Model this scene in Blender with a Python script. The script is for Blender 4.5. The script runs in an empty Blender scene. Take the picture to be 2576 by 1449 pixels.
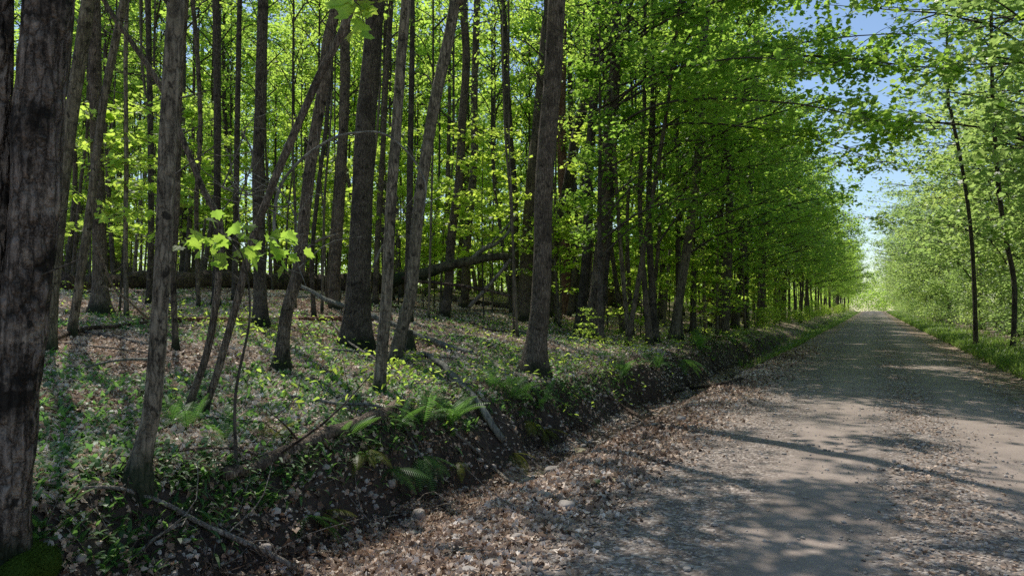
import bpy, math, random
import numpy as np
from mathutils import Vector
SC = bpy.context.scene
COL = SC.collection
rng = np.random.default_rng(7)
random.seed(7)
PI = math.pi

# ------------------------------------------------------------------ camera geometry
CAMZ = 1.6
F, CX, CY, HY = 1860.0, 1288.0, 724.5, 774.0
A = math.radians(26.0)
P = math.atan((HY - CY) / F)
FW = np.array([-math.sin(A) * math.cos(P), math.cos(A) * math.cos(P), math.sin(P)])
RT = np.array([math.cos(A), math.sin(A), 0.0])
UP = np.cross(RT, FW)
FH = np.array([-math.sin(A), math.cos(A), 0.0])
CAM = np.array([0, 0, CAMZ])

# ------------------------------------------------------------------ noise
def _h(i, s):
    i = i.astype(np.uint64)
    n = (i[..., 0] * np.uint64(73856093)) ^ (i[..., 1] * np.uint64(19349663)) ^ (i[..., 2] * np.uint64(83492791)) ^ np.uint64(s * 2654435761 % (2**31))
    n = (n ^ (n >> np.uint64(13))) * np.uint64(1274126177)
    n = (n ^ (n >> np.uint64(16))) & np.uint64(0xFFFFFF)
    return n.astype(np.float64) / 0xFFFFFF
def vn(p, s=1):
    """value noise -1..1, p (...,3)"""
    p = np.asarray(p, float) + 1000.0
    i = np.floor(p); f = p - i; f = f * f * (3 - 2 * f); i = i.astype(np.int64)
    r = 0
    for a in (0, 1):
        for b in (0, 1):
            for c in (0, 1):
                w = (f[..., 0] if a else 1 - f[..., 0]) * (f[..., 1] if b else 1 - f[..., 1]) * (f[..., 2] if c else 1 - f[..., 2])
                r = r + w * _h(i + np.array([a, b, c]), s)
    return r * 2 - 1
def vn2(x, y, sc=1.0, s=1):
    x = np.asarray(x, float); y = np.asarray(y, float)
    x, y = np.broadcast_arrays(x, y)
    return vn(np.stack([x * sc, y * sc, np.zeros_like(x) + 0.37], -1), s)

# ------------------------------------------------------------------ terrain
PX = [-400, -150, -60, -30, -18, -5.6, -5.1, -4.75, -4.5, -4.25, -4.0, -3.7, -3.3, -2.8, -2.2, 0, 2.3, 2.7, 2.95, 3.2, 4.3, 9, 120, 400]
PZ = [16, 8, 4.6, 2.9, 2.07, .48, .43, .33, .02, -.42, -.55, -.53, -.32, -.07, 0, .05, .0, -.05, -.08, .06, .18, .35, 2.0, 6]
def roadz(y):
    y = np.asarray(y, float)
    yy = np.clip(y, 0, 225)
    return .62 * (yy / 225.0) ** 2 - np.clip(y - 235, 0, None) * 0.01
def tz(x, y):
    x = np.asarray(x, float); y = np.asarray(y, float)
    edge = np.exp(-((x + 4.5) / 1.3) ** 2)
    xw = x + edge * (.22 * vn2(0 * x, y, .55, 3) + .18 * vn2(x, y, 1.7, 4))
    z = np.interp(xw, PX, PZ)
    bl = np.clip((y - 24) / 26, 0, 1) * (.62 + .3 * vn2(0 * x, y, .16, 13)) * ((x < -2) & (x > -7.5))
    z = z * (1 - bl) + bl * np.interp(xw, [-7.5, -6.3, -5.2, -4.2, -3.4, -2], [.70, .42, .12, -.16, -.12, .01]) + roadz(y)
    left = np.clip((-x - 4.4) / 1.0, 0, 1)
    right = np.clip((x - 3.2) / 1.0, 0, 1)
    z = z + left * (.10 * vn2(x, y, .35, 5) + .05 * vn2(x, y, 1.1, 6) + .02 * vn2(x, y, 3.1, 7)) + right * .05 * vn2(x, y, .9, 8)
    berm = np.exp(-((x + 2.75) / .55) ** 2)
    z = z + berm * (.05 + .06 * vn2(x, y, .8, 9)) + np.clip(1 - abs(x + 3.6) / 1.2, 0, 1) * .03 * vn2(x, y, 3.3, 10)
    z = z + edge * (.04 * vn2(x, y, 5.0, 11) + .06 * vn2(x, y, 1.9, 12))
    return z
def raydir(x, y):
    return FW + RT * ((x - CX) / F) + UP * ((CY - y) / F)
def hit(x, y):
    d = raydir(x, y)
    t = np.concatenate([np.linspace(1.5, 40, 1500), np.linspace(40.1, 260, 2500)])
    p = CAM + t[:, None] * d
    g = p[:, 2] - tz(p[:, 0], p[:, 1])
    k = np.argmax(g < 0)
    if g[k] >= 0: k = len(t) - 1
    q = p[k].copy(); q[2] = float(tz(q[0], q[1]))
    return q
def depth(p): return float(np.dot(np.asarray(p) - CAM, FH))
def at(x, y, d):
    r = raydir(x, y)
    return CAM + r * (d / np.dot(r, FH))
def G(x, y, dz=0.0): return np.array([x, y, float(tz(x, y)) + dz])

# ------------------------------------------------------------------ mesh helpers
def mesh(name, V, faces, mat, tint=None, smooth=False, uv=None):
    """faces: list of int arrays (n,k)"""
    me = bpy.data.meshes.new(name)
    V = np.asarray(V, np.float32)
    faces = [np.asarray(f, np.int32) for f in faces if len(f)]
    me.vertices.add(len(V)); me.vertices.foreach_set('co', V.ravel())
    nl = sum(f.size for f in faces); nf = sum(len(f) for f in faces)
    me.loops.add(nl); me.polygons.add(nf)
    me.loops.foreach_set('vertex_index', np.concatenate([f.ravel() for f in faces]))
    st = []; o = 0
    for f in faces:
        st.append(o + np.arange(len(f)) * f.shape[1]); o += f.size
    me.polygons.foreach_set('loop_start', np.concatenate(st).astype(np.int32))
    me.update(calc_edges=True)
    me.polygons.foreach_set('use_smooth', np.full(nf, bool(smooth)))
    if tint is not None:
        a = me.attributes.new('tint', 'FLOAT', 'POINT')
        a.data.foreach_set('value', np.asarray(tint, np.float32))
    me.validate()
    if mat: me.materials.append(mat)
    return me
def link(name, me, parent=None, loc=(0, 0, 0), rz=0.0, s=1.0):
    o = bpy.data.objects.new(name, me); COL.objects.link(o)
    if parent: o.parent = parent
    o.location = [float(c) for c in loc]; o.rotation_euler = (0, 0, rz)
    o.scale = (s, s, s) if not hasattr(s, '__len__') else s
    return o
def tag(o, label=None, cat=None, group=None, kind=None):
    if label: o['label'] = label
    if cat: o['category'] = cat
    if group: o['group'] = group
    if kind: o['kind'] = kind
    return o
def thing(name, label, cat, loc, group=None, rz=0.0, s=1.0):
    return tag(link(name, None, None, loc, rz, s), label, cat, group)

class MB:
    def __init__(s): s.v = []; s.f = {}; s.t = []; s.n = 0
    def add(s, V, faces, tint=None):
        V = np.asarray(V, float)
        s.v.append(V)
        s.t.append(np.full(len(V), .5) if tint is None else (np.full(len(V), tint) if np.isscalar(tint) else tint))
        for f in faces:
            f = np.asarray(f)
            if len(f): s.f.setdefault(f.shape[1], []).append(f + s.n)
        s.n += len(V)
    def build(s, name, mat, smooth=True):
        return mesh(name, np.concatenate(s.v), [np.concatenate(v) for v in s.f.values()], mat, np.concatenate(s.t), smooth)

def crom(pts, n):
    """resample a polyline (rows may hold extra columns, e.g. radius) with catmull-rom, n points"""
    p = np.asarray(pts, float)
    if len(p) < 3: 
        t = np.linspace(0, 1, n)[:, None]; return p[0] * (1 - t) + p[-1] * t
    q = np.vstack([2 * p[0] - p[1], p, 2 * p[-1] - p[-2]])
    L = np.concatenate([[0], np.cumsum(np.linalg.norm(np.diff(p[:, :3], axis=0), axis=1))])
    u = np.interp(np.linspace(0, L[-1], n), L, np.arange(len(p)))
    i = np.clip(np.floor(u).astype(int), 0, len(p) - 2); t = (u - i)[:, None]
    a, b, c, d = q[i], q[i + 1], q[i + 2], q[i + 3]
    return .5 * ((2 * b) + (-a + c) * t + (2 * a - 5 * b + 4 * c - d) * t**2 + (-a + 3 * b - 3 * c + d) * t**3)
def tube(P_, R_, sides=6, nz=0.0, ns=1.0, seed=1, cap=True, flute=0.0, flute_h=.5):
    P_ = np.asarray(P_, float); n = len(P_)
    R_ = np.broadcast_to(np.asarray(R_, float), (n,))
    T = np.gradient(P_, axis=0); T /= (np.linalg.norm(T, axis=1)[:, None] + 1e-9)
    ref = np.array([0, 1., 0]) if abs(T[0][1]) < .8 else np.array([1., 0, 0])
    X = np.zeros_like(P_); x = np.cross(ref, T[0]); x /= np.linalg.norm(x)
    for k in range(n):
        x = x - T[k] * np.dot(x, T[k]); x /= (np.linalg.norm(x) + 1e-9); X[k] = x
    Y = np.cross(T, X)
    a = np.linspace(0, 2 * PI, sides, endpoint=False)
    rad = np.repeat(R_[:, None], sides, 1)
    ca = np.cos(a)[None, :, None]; sa = np.sin(a)[None, :, None]
    dirs = X[:, None] * ca + Y[:, None] * sa
    if nz:
        q = P_[:, None] * np.array([ns, ns, ns * .35]) + dirs * R_.mean() * ns
        rad = rad * (1 + nz * vn(q, seed) + nz * .6 * vn(q * 2.7, seed + 1))
    if flute:
        hh = P_[:, 2] - P_[0, 2]
        lob = np.cos(a * 5 + seed) * .6 + np.cos(a * 3 + seed * 2) * .4
        rad = rad * (1 + flute * np.exp(-hh / flute_h)[:, None] * lob[None])
    V = (P_[:, None] + dirs * rad[..., None]).reshape(-1, 3)
    i = np.arange(n - 1)[:, None] * sides; j = np.arange(sides)[None]; jn = (j + 1) % sides
    f = np.stack([i + j, i + jn, i + sides + jn, i + sides + j], -1).reshape(-1, 4)
    fs = [f]
    if cap:
        fs.append(np.array([np.arange(sides)[::-1]])); fs.append(np.array([np.arange(sides) + (n - 1) * sides]))
    return V, fs

# leaf templates: (verts (k,3), halves (2,m)); stem end at 0, tip at +Y, normal +Z
def _leaf(half, fold=.18, droop=.12):
    h = [(0.0, 0.0)] + half + [(0.0, 1.0)]
    V = []; idx = {}
    def add(x, y):
        V.append((x, y - .0, abs(x) * fold - droop * y * y)); return len(V) - 1
    r = [add(x, y) for x, y in h]
    l = [r[0]] + [add(-x, y) for x, y in half] + [r[-1]]
    return np.array(V, float), np.array([r, l[::-1]])
MAPLE = _leaf([(.22, -.08), (.36, .06), (.64, .14), (.54, .30), (.74, .58), (.50, .60), (.36, .58), (.30, .80), (.14, .82)], .15, .18)
SIMPLE = _leaf([(.30, -.04), (.58, .16), (.46, .36), (.56, .60), (.20, .72)], .2, .2)
OVAL = _leaf([(.16, .18), (.24, .45), (.15, .78)], .25, .25)
CURL = _leaf([(.22, -.08), (.36, .06), (.64, .14), (.54, .30), (.74, .58), (.50, .60), (.36, .58), (.30, .80), (.14, .82)], .5, .5)
def leaves(mb, pos, size, tmpl=SIMPLE, tilt=.45, droop=.35, tint=None, nrm=None, az=None, g=rng):
    n = len(pos)
    if n == 0: return
    az = g.uniform(0, 2 * PI, n) if az is None else az
    up = np.stack([g.normal(0, tilt, n), g.normal(0, tilt, n), np.ones(n)], -1) if nrm is None else nrm + g.normal(0, tilt, (n, 3))
    up /= np.linalg.norm(up, axis=1)[:, None]
    d = np.stack([np.cos(az), np.sin(az), -np.abs(g.normal(droop, .25, n))], -1)
    if nrm is not None: d[:, 2] = 0
    d -= up * (d * up).sum(1)[:, None]; d /= np.linalg.norm(d, axis=1)[:, None]
    s = np.cross(d, up)
    T, fc = tmpl
    size = np.broadcast_to(size, (n,))
    wob = g.uniform(.7, 1.5, n)
    V = pos[:, None] + size[:, None, None] * (s[:, None] * T[None, :, 0:1] + d[:, None] * T[None, :, 1:2] + up[:, None] * T[None, :, 2:3] * wob[:, None, None])
    k = len(T)
    Fc = (np.arange(n) * k)[:, None, None] + fc[None]
    t = g.uniform(0, 1, n) if tint is None else tint
    mb.add(V.reshape(-1, 3), [Fc.reshape(-1, fc.shape[1])], np.repeat(t, k))

# ------------------------------------------------------------------ materials
class NT:
    def __init__(s, name):
        s.m = bpy.data.materials.new(name); s.m.use_nodes = True
        s.n = s.m.node_tree.nodes; s.l = s.m.node_tree.links; s.n.clear()
        s.out = s.n.new('ShaderNodeOutputMaterial')
    def N(s, t, **k):
        n = s.n.new(t)
        for a, v in k.items():
            if a.startswith('i_'):
                key = a[2:]; key = int(key) if key.isdigit() else key.replace('_', ' ')
                s.put(n, key, v)
            else: setattr(n, a, v)
        return n
    def put(s, n, key, v):
        if isinstance(v, bpy.types.NodeSocket): s.l.new(v, n.inputs[key])
        elif isinstance(v, bpy.types.Node): s.l.new(v.outputs[0], n.inputs[key])
        else: n.inputs[key].default_value = v
    def map(s, co, sc=(1, 1, 1)): return s.N('ShaderNodeMapping', i_Vector=co, i_Scale=sc)
    def noise(s, co, sc, det=4, rough=.6): return s.N('ShaderNodeTexNoise', i_Vector=co, i_Scale=sc, i_Detail=det, i_Roughness=rough).outputs[0]
    def vor(s, co, sc, out=0, feature='F1'): return s.N('ShaderNodeTexVoronoi', feature=feature, i_Vector=co, i_Scale=sc).outputs[out]
    def ramp(s, fac, st, interp='LINEAR'):
        n = s.N('ShaderNodeValToRGB', i_0=fac); cr = n.color_ramp; cr.interpolation = interp
        while len(cr.elements) < len(st): cr.elements.new(.5)
        for e, (p, c) in zip(cr.elements, st):
            e.position = p; e.color = (c if len(c) == 4 else (*c, 1)) if hasattr(c, '__len__') else (c, c, c, 1)
        return n.outputs[0]
    def mix(s, f, a, b, mode='MIX'):
        n = s.N('ShaderNodeMix', data_type='RGBA', blend_type=mode)
        s.put(n, 0, f); s.put(n, 6, a); s.put(n, 7, b); return n.outputs[2]
    def math(s, op, a, b=0.0, clamp=False):
        n = s.N('ShaderNodeMath', operation=op, use_clamp=clamp); s.put(n, 0, a); s.put(n, 1, b); return n.outputs[0]
    def bump(s, h, st=.5, d=.02, nrm=None):
        n = s.N('ShaderNodeBump', i_Strength=st, i_Distance=d, i_Height=h)
        if nrm is not None: s.put(n, 'Normal', nrm)
        return n.outputs[0]
    def bsdf(s, col, rough=.8, nrm=None, spec=.3, **k):
        n = s.N('ShaderNodeBsdfPrincipled'); s.put(n, 'Base Color', col); s.put(n, 'Roughness', rough); s.put(n, 'Specular IOR Level', spec)
        if nrm is not None: s.put(n, 'Normal', nrm)
        for a, v in k.items(): s.put(n, a, v)
        return n.outputs[0]
    def done(s, sh): s.l.new(sh, s.out.inputs[0]); return s.m
    def oc(s): return s.N('ShaderNodeTexCoord').outputs['Object']
    def rnd(s): return s.N('ShaderNodeObjectInfo').outputs['Random']
    def tint(s): return s.N('ShaderNodeAttribute', attribute_name='tint').outputs['Fac']

def leaf_mat(name, dark, mid, light, tr, trmix=.5, rough=.45, spec=.4, rv=.35):
    n = NT(name)
    r = n.rnd()
    t = n.math('ADD', n.math('MULTIPLY', n.tint(), 1 - rv), n.math('MULTIPLY', r, rv))
    c = n.ramp(t, [(0, dark), (.5, mid), (1, light)])
    ct = n.mix(t, (tr[0] * .55, tr[1] * .7, tr[2] * .8, 1), (*tr, 1))
    b = n.bsdf(c, rough, None, spec)
    tl = n.N('ShaderNodeBsdfTranslucent', i_Color=ct).outputs[0]
    return n.done(n.N('ShaderNodeMixShader', i_0=trmix, i_1=b, i_2=tl).outputs[0])

def bark_mat(name, c1, c2, moss=.35, blot=.5, furrow=18, mossc=(.014, .026, .009), pale=.3, bs=.9, bd=.02, lo=(.018, .016, .013)):
    n = NT(name); co = n.oc(); r = n.rnd()
    off = n.N('ShaderNodeVectorMath', operation='ADD'); n.put(off, 0, co)
    cx = n.N('ShaderNodeCombineXYZ', i_0=n.math('MULTIPLY', r, 37.0), i_1=n.math('MULTIPLY', r, 11.0), i_2=n.math('MULTIPLY', r, 23.0)); n.put(off, 1, cx.outputs[0])
    co2 = off.outputs[0]
    m = n.map(co2, (1, 1, .22)).outputs[0]
    ridg = n.noise(m, furrow, 6, .65)
    big = n.noise(co2, 2.2, 5, .65)
    fine = n.noise(co2, 45, 3, .6)
    base = n.mix(n.ramp(ridg, [(.4, 0), (.6, 1)]), (*c1, 1), (*c2, 1))
    wv = n.N('ShaderNodeVectorMath', operation='ADD'); n.put(wv, 0, n.map(co2, (1, 1, .2)).outputs[0])
    wn = n.N('ShaderNodeTexNoise', i_Vector=co2, i_Scale=14.0, i_Detail=3.0); ws_ = n.N('ShaderNodeVectorMath', operation='SCALE', i_Scale=.035); n.put(ws_, 0, wn.outputs[1]); n.put(wv, 1, ws_.outputs[0])
    crk = n.vor(wv.outputs[0], furrow * .8, 0, 'DISTANCE_TO_EDGE')
    base = n.mix(n.ramp(crk, [(.0, .85), (.13, 0)]), base, (c1[0] * .35, c1[1] * .35, c1[2] * .35, 1))
    base = n.mix(n.math('MULTIPLY', n.ramp(n.noise(co2, 90, 2), [(.45, 0), (.65, 1)]), .35), base, (c2[0] * 1.3, c2[1] * 1.3, c2[2] * 1.3, 1))
    base = n.mix(n.math('MULTIPLY', n.ramp(n.noise(co2, 6, 4, .7), [(.52, 0), (.66, 1)]), pale), base, (c2[0] * 1.7, c2[1] * 1.7, c2[2] * 1.6, 1))
    base = n.mix(n.math('MULTIPLY', n.ramp(big, [(.5, 0), (.6, 1)]), blot), base, (*lo, 1))
    spots = n.ramp(n.noise(n.map(co2, (1, 1, .8)).outputs[0], 9, 3, .6), [(.60, 0), (.66, 1)])
    base = n.mix(n.math('MULTIPLY', spots, .85), base, (*lo, 1))
    z = n.N('ShaderNodeSeparateXYZ', i_0=co).outputs[2]
    ms = n.math('SUBTRACT', n.math('ADD', n.math('MULTIPLY', n.noise(co, 5, 4), 1.3), .1), n.math('MULTIPLY', z, 1.0 / moss))
    if moss > .03: base = n.mix(n.ramp(ms, [(.0, 0), (.5, .85)]), base, (*mossc, 1))
    base = n.mix(n.math('MULTIPLY', r, .35), base, (c1[0] * .6, c1[1] * .65, c1[2] * .6, 1))
    h = n.math('ADD', ridg, n.math('MULTIPLY', fine, .25))
    h = n.math('ADD', h, n.math('MULTIPLY', n.ramp(crk, [(0, 0), (.25, 1)]), .8))
    return n.done(n.bsdf(base, .9, n.bump(h, bs, bd), .15))

M = {}
M['bark'] = bark_mat('grey_brown_bark', (.075, .058, .042), (.30, .245, .185), furrow=44)
M['bark_dark'] = bark_mat('dark_furrowed_bark', (.045, .037, .028), (.21, .178, .14), furrow=52, blot=.55, pale=.2)
M['bark_smooth'] = bark_mat('smooth_green_grey_bark', (.08, .068, .048), (.28, .24, .175), furrow=26, blot=.45, bs=.6, pale=.3)
M['bark_old'] = bark_mat('old_peeling_bark', (.075, .056, .042), (.32, .26, .21), furrow=24, blot=.95, moss=.25, pale=.6, bs=1.0, bd=.05)
M['limb'] = bark_mat('limb_bark', (.06, .052, .042), (.13, .115, .09), moss=.01, furrow=20, blot=.3)
M['dead'] = bark_mat('bare_dead_wood', (.15, .125, .10), (.36, .32, .27), moss=.01, furrow=30, blot=.35, pale=.3, lo=(.05, .042, .035))
M['greydead'] = bark_mat('grey_weathered_wood', (.12, .12, .10), (.26, .25, .22), moss=.01, furrow=14, blot=.2, pale=.5, lo=(.05, .05, .04))
M['rotten'] = bark_mat('rotten_log_bark', (.05, .035, .026), (.17, .125, .095), moss=.02, furrow=16, blot=.55, bd=.04, lo=(.012, .01, .008))
M['logbrown'] = bark_mat('brown_rotten_wood', (.05, .036, .026), (.27, .205, .155), moss=.02, furrow=44, blot=.6, pale=.4, lo=(.025, .018, .013))
M['redwood'] = bark_mat('reddish_split_wood', (.10, .045, .028), (.30, .17, .11), moss=.01, furrow=20, blot=.3)
M['mosslog'] = bark_mat('mossy_log_bark', (.05, .045, .03), (.13, .12, .08), moss=.6, furrow=12, blot=.5)
LG = ((.028, .062, .014), (.05, .105, .02), (.085, .15, .03))
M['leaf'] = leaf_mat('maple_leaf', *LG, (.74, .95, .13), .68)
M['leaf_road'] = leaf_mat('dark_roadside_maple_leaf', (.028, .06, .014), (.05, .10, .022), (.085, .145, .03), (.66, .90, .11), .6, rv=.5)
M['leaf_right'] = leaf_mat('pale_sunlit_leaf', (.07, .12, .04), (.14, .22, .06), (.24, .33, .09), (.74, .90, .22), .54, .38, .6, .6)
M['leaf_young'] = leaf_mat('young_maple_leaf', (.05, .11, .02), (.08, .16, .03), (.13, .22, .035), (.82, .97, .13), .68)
M['herb'] = leaf_mat('woodland_herb_leaf', (.04, .10, .035), (.07, .15, .045), (.15, .23, .05), (.42, .68, .14), .38, .45, .4, 0)
M['grass'] = leaf_mat('verge_grass', (.05, .10, .02), (.10, .18, .03), (.2, .27, .06), (.35, .50, .08), .45)
M['fern'] = leaf_mat('green_fern', (.05, .12, .03), (.08, .18, .04), (.12, .24, .05), (.28, .52, .08), .5, rv=.5)
M['fern_gold'] = leaf_mat('golden_fern', (.05, .08, .01), (.14, .15, .015), (.2, .2, .03), (.40, .44, .05), .5, rv=.3)
M['moss'] = leaf_mat('moss', (.02, .04, .006), (.06, .10, .012), (.11, .15, .03), (.12, .18, .02), .25, .8, .1)

def litter_mat():
    n = NT('dry_fallen_leaf'); t = n.tint()
    c = n.ramp(t, [(0, (.07, .045, .03)), (.25, (.28, .18, .12)), (.5, (.56, .41, .295)), (.75, (.80, .65, .52)), (1, (.90, .79, .68))])
    c = n.mix(n.ramp(n.noise(n.oc(), 60, 3), [(.45, 0), (.75, .3)]), c, (.10, .065, .05, 1))
    b = n.bsdf(c, .6, None, .35)
    tl = n.N('ShaderNodeBsdfTranslucent', i_Color=c).outputs[0]
    return n.done(n.N('ShaderNodeMixShader', i_0=.15, i_1=b, i_2=tl).outputs[0])
M['litter'] = litter_mat()
def ground_mat():
    n = NT('woodland_floor'); co = n.oc()
    warp = n.N('ShaderNodeVectorMath', operation='ADD'); n.put(warp, 0, co)
    nn = n.N('ShaderNodeTexNoise', i_Vector=co, i_Scale=9.0, i_Detail=3.0)
    sc = n.N('ShaderNodeVectorMath', operation='SCALE', i_Scale=.12); n.put(sc, 0, nn.outputs[1]); n.put(warp, 1, sc.outputs[0])
    w = warp.outputs[0]
    v1 = n.N('ShaderNodeTexVoronoi', i_Vector=w, i_Scale=11.0); v2 = n.N('ShaderNodeTexVoronoi', i_Vector=w, i_Scale=17.0)
    s1 = n.N('ShaderNodeSeparateColor', i_0=v1.outputs[1]).outputs[0]; s2 = n.N('ShaderNodeSeparateColor', i_0=v2.outputs[1]).outputs[1]
    t = n.math('ADD', n.math('MULTIPLY', s1, .55), n.math('MULTIPLY', s2, .45))
    c = n.ramp(t, [(.1, (.03, .02, .016)), (.35, (.20, .13, .09)), (.6, (.45, .325, .24)), (.9, (.74, .60, .49))])
    pat = n.noise(co, .8, 4, .6)
    c = n.mix(n.ramp(pat, [(.42, 0), (.62, .55)]), c, (.05, .035, .027, 1))
    gr = n.math('MULTIPLY', n.ramp(n.noise(co, 1.3, 5, .7), [(.5, 0), (.62, 1)]), n.ramp(s2, [(.3, 0), (.5, .6)]))
    c = n.mix(gr, c, n.mix(s1, (.03, .07, .018, 1), (.12, .19, .04, 1)))
    nz = n.N('ShaderNodeSeparateXYZ', i_0=n.N('ShaderNodeNewGeometry').outputs['Normal']).outputs[2]
    steep = n.ramp(n.math('ADD', nz, n.math('MULTIPLY', n.noise(co, 6, 4), .12)), [(.80, 1), (.96, 0)])
    soil = n.mix(n.noise(co, 14, 5, .7), (.014, .010, .008, 1), (.11, .08, .06, 1))
    c = n.mix(steep, c, soil)
    h = n.math('ADD', n.math('MULTIPLY', v1.outputs[0], -1.0), n.math('MULTIPLY', n.noise(co, 25, 5), .8))
    return n.done(n.bsdf(c, .85, n.bump(h, .9, .05), .2))
M['ground'] = ground_mat()
def road_mat():
    n = NT('gravel_road'); co = n.oc()
    x = n.N('ShaderNodeSeparateXYZ', i_0=co).outputs[0]
    xx = n.math('ADD', x, n.math('MULTIPLY', n.math('SUBTRACT', n.noise(co, .35, 3), .5), .9))
    tr = n.math('ABSOLUTE', n.math('SUBTRACT', n.math('ABSOLUTE', n.math('SUBTRACT', xx, .47)), .88))
    loose = n.ramp(tr, [(.28, 0), (.62, 1)])
    base = n.mix(n.noise(co, 3, 5, .65), (.22, .172, .14, 1), (.36, .29, .24, 1))
    v = n.N('ShaderNodeTexVoronoi', i_Vector=co, i_Scale=38.0); v2 = n.N('ShaderNodeTexVoronoi', i_Vector=co, i_Scale=95.0)
    sc = n.N('ShaderNodeSeparateColor', i_0=v.outputs[1]).outputs[0]; sc2 = n.N('ShaderNodeSeparateColor', i_0=v2.outputs[1]).outputs[0]
    st = n.ramp(sc, [(0, (.07, .055, .045)), (.6, (.22, .175, .145)), (1, (.55, .48, .42))])
    base = n.mix(n.math('MULTIPLY', n.ramp(sc2, [(.5, 0), (.9, 1)]), .22), base, n.mix(sc2, (.1, .085, .075, 1), (.5, .46, .43, 1)))
    base = n.mix(n.math('MULTIPLY', loose, .75), base, st)
    base = n.mix(n.ramp(n.noise(co, 1.1, 5, .7), [(.45, 0), (.7, .55)]), base, (.12, .095, .078, 1))
    h = n.math('ADD', n.math('MULTIPLY', n.math('MULTIPLY', v.outputs[0], -1.0), n.math('ADD', loose, .15)), n.math('MULTIPLY', n.noise(co, 60, 4), .3))
    return n.done(n.bsdf(base, .85, n.bump(h, .7, .02), .2))
M['road'] = road_mat()
def stone_mat(name, a, b, moss=0.0):
    n = NT(name); co = n.oc()
    c = n.mix(n.noise(co, 14, 5, .7), (*a, 1), (*b, 1))
    c = n.mix(n.math('MULTIPLY', n.math('SUBTRACT', n.tint(), .35), .9, True), c, (b[0] * 1.5, b[1] * 1.5, b[2] * 1.5, 1))
    if moss: c = n.mix(n.ramp(n.noise(co, 9, 4), [(.35, 0), (.5, moss)]), c, (.035, .07, .015, 1))
    return n.done(n.bsdf(c, .75, n.bump(n.noise(co, 40, 4), .4, .01), .3))
M['stone'] = stone_mat('field_stone', (.19, .155, .13), (.42, .36, .31))
M['stone_moss'] = stone_mat('mossy_stone', (.07, .07, .05), (.15, .14, .12), .95)
M['gravel'] = stone_mat('gravel_stone', (.20, .165, .135), (.40, .35, .30))
n = NT('stream_water'); co = n.oc()
M['water'] = n.done(n.bsdf(n.mix(n.noise(co, 2.5, 4), (.018, .015, .011, 1), (.05, .042, .032, 1)), .07, n.bump(n.noise(co, 14, 3), .25, .01), .6))

# ------------------------------------------------------------------ ground, road, water
def spread(a, b, s0, grow, mx):
    r = [a]; s = s0; sg = 1 if b > a else -1
    while (b - r[-1]) * sg > 0: r.append(r[-1] + sg * s); s = min(s * grow, mx)
    r[-1] = b; return r
def grid(name, xs, ys, zf, mat, xf=None):
    X, Y = np.meshgrid(xs, ys)
    if xf: X = xf(X, Y)
    Z = zf(X, Y); V = np.stack([X, Y, Z], -1).reshape(-1, 3); nx = len(xs)
    i = np.arange(len(ys) - 1)[:, None] * nx; j = np.arange(nx - 1)[None]
    f = np.stack([i + j, i + j + 1, i + j + 1 + nx, i + j + nx], -1).reshape(-1, 4)
    return mesh(name, V, [f], mat, None, True)
xs = sorted(set(np.round(spread(-6.5, -400, .12, 1.06, 20) + list(np.arange(-6.5, -1.8, .055)) + spread(-1.8, 4.5, .15, 1, .15) + spread(4.5, 400, .2, 1.12, 25), 4)))
ys = sorted(set(np.round(spread(2.0, -60, .3, 1.2, 8) + list(np.arange(2.0, 13, .06)) + spread(13, 700, .08, 1.025, 20), 4)))
tag(link('ground', grid('ground', xs, ys, lambda x, y: tz(x, y) - .05 * np.clip(1.9 - abs(x), 0, 1), M['ground'])), kind='structure')
rxs = np.linspace(-2.35, 2.45, 33); rys = sorted(set(np.round(spread(2.0, -60, .3, 1.2, 6) + spread(2, 700, .1, 1.02, 8), 4)))
tag(link('road', grid('road', rxs, rys, lambda x, y: tz(x, y) + .012 + .012 * vn2(x, y, 2, 30) - .03 * (np.abs(x) > 2.05), M['road'],
    lambda X, Y: X * (1 + .05 * vn2(X * 0 + np.sign(X) * 9, Y, .9, 31) + .03 * vn2(X * 0 + np.sign(X) * 9, Y, 3.1, 32)))), kind='structure')
def wy(y): return -3.88 - .22 * vn2(0 * y, y, .55, 3)
ws = np.arange(8.5, 30, .25)
tag(link('stream', grid('stream', np.linspace(-.24, .24, 7), ws, lambda x, y: roadz(y) - .525 + 0 * x, M['water'], lambda X, Y: wy(Y) + X * (1.0 + .6 * vn2(X * 0, Y, .9, 33)))), kind='structure')

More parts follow.
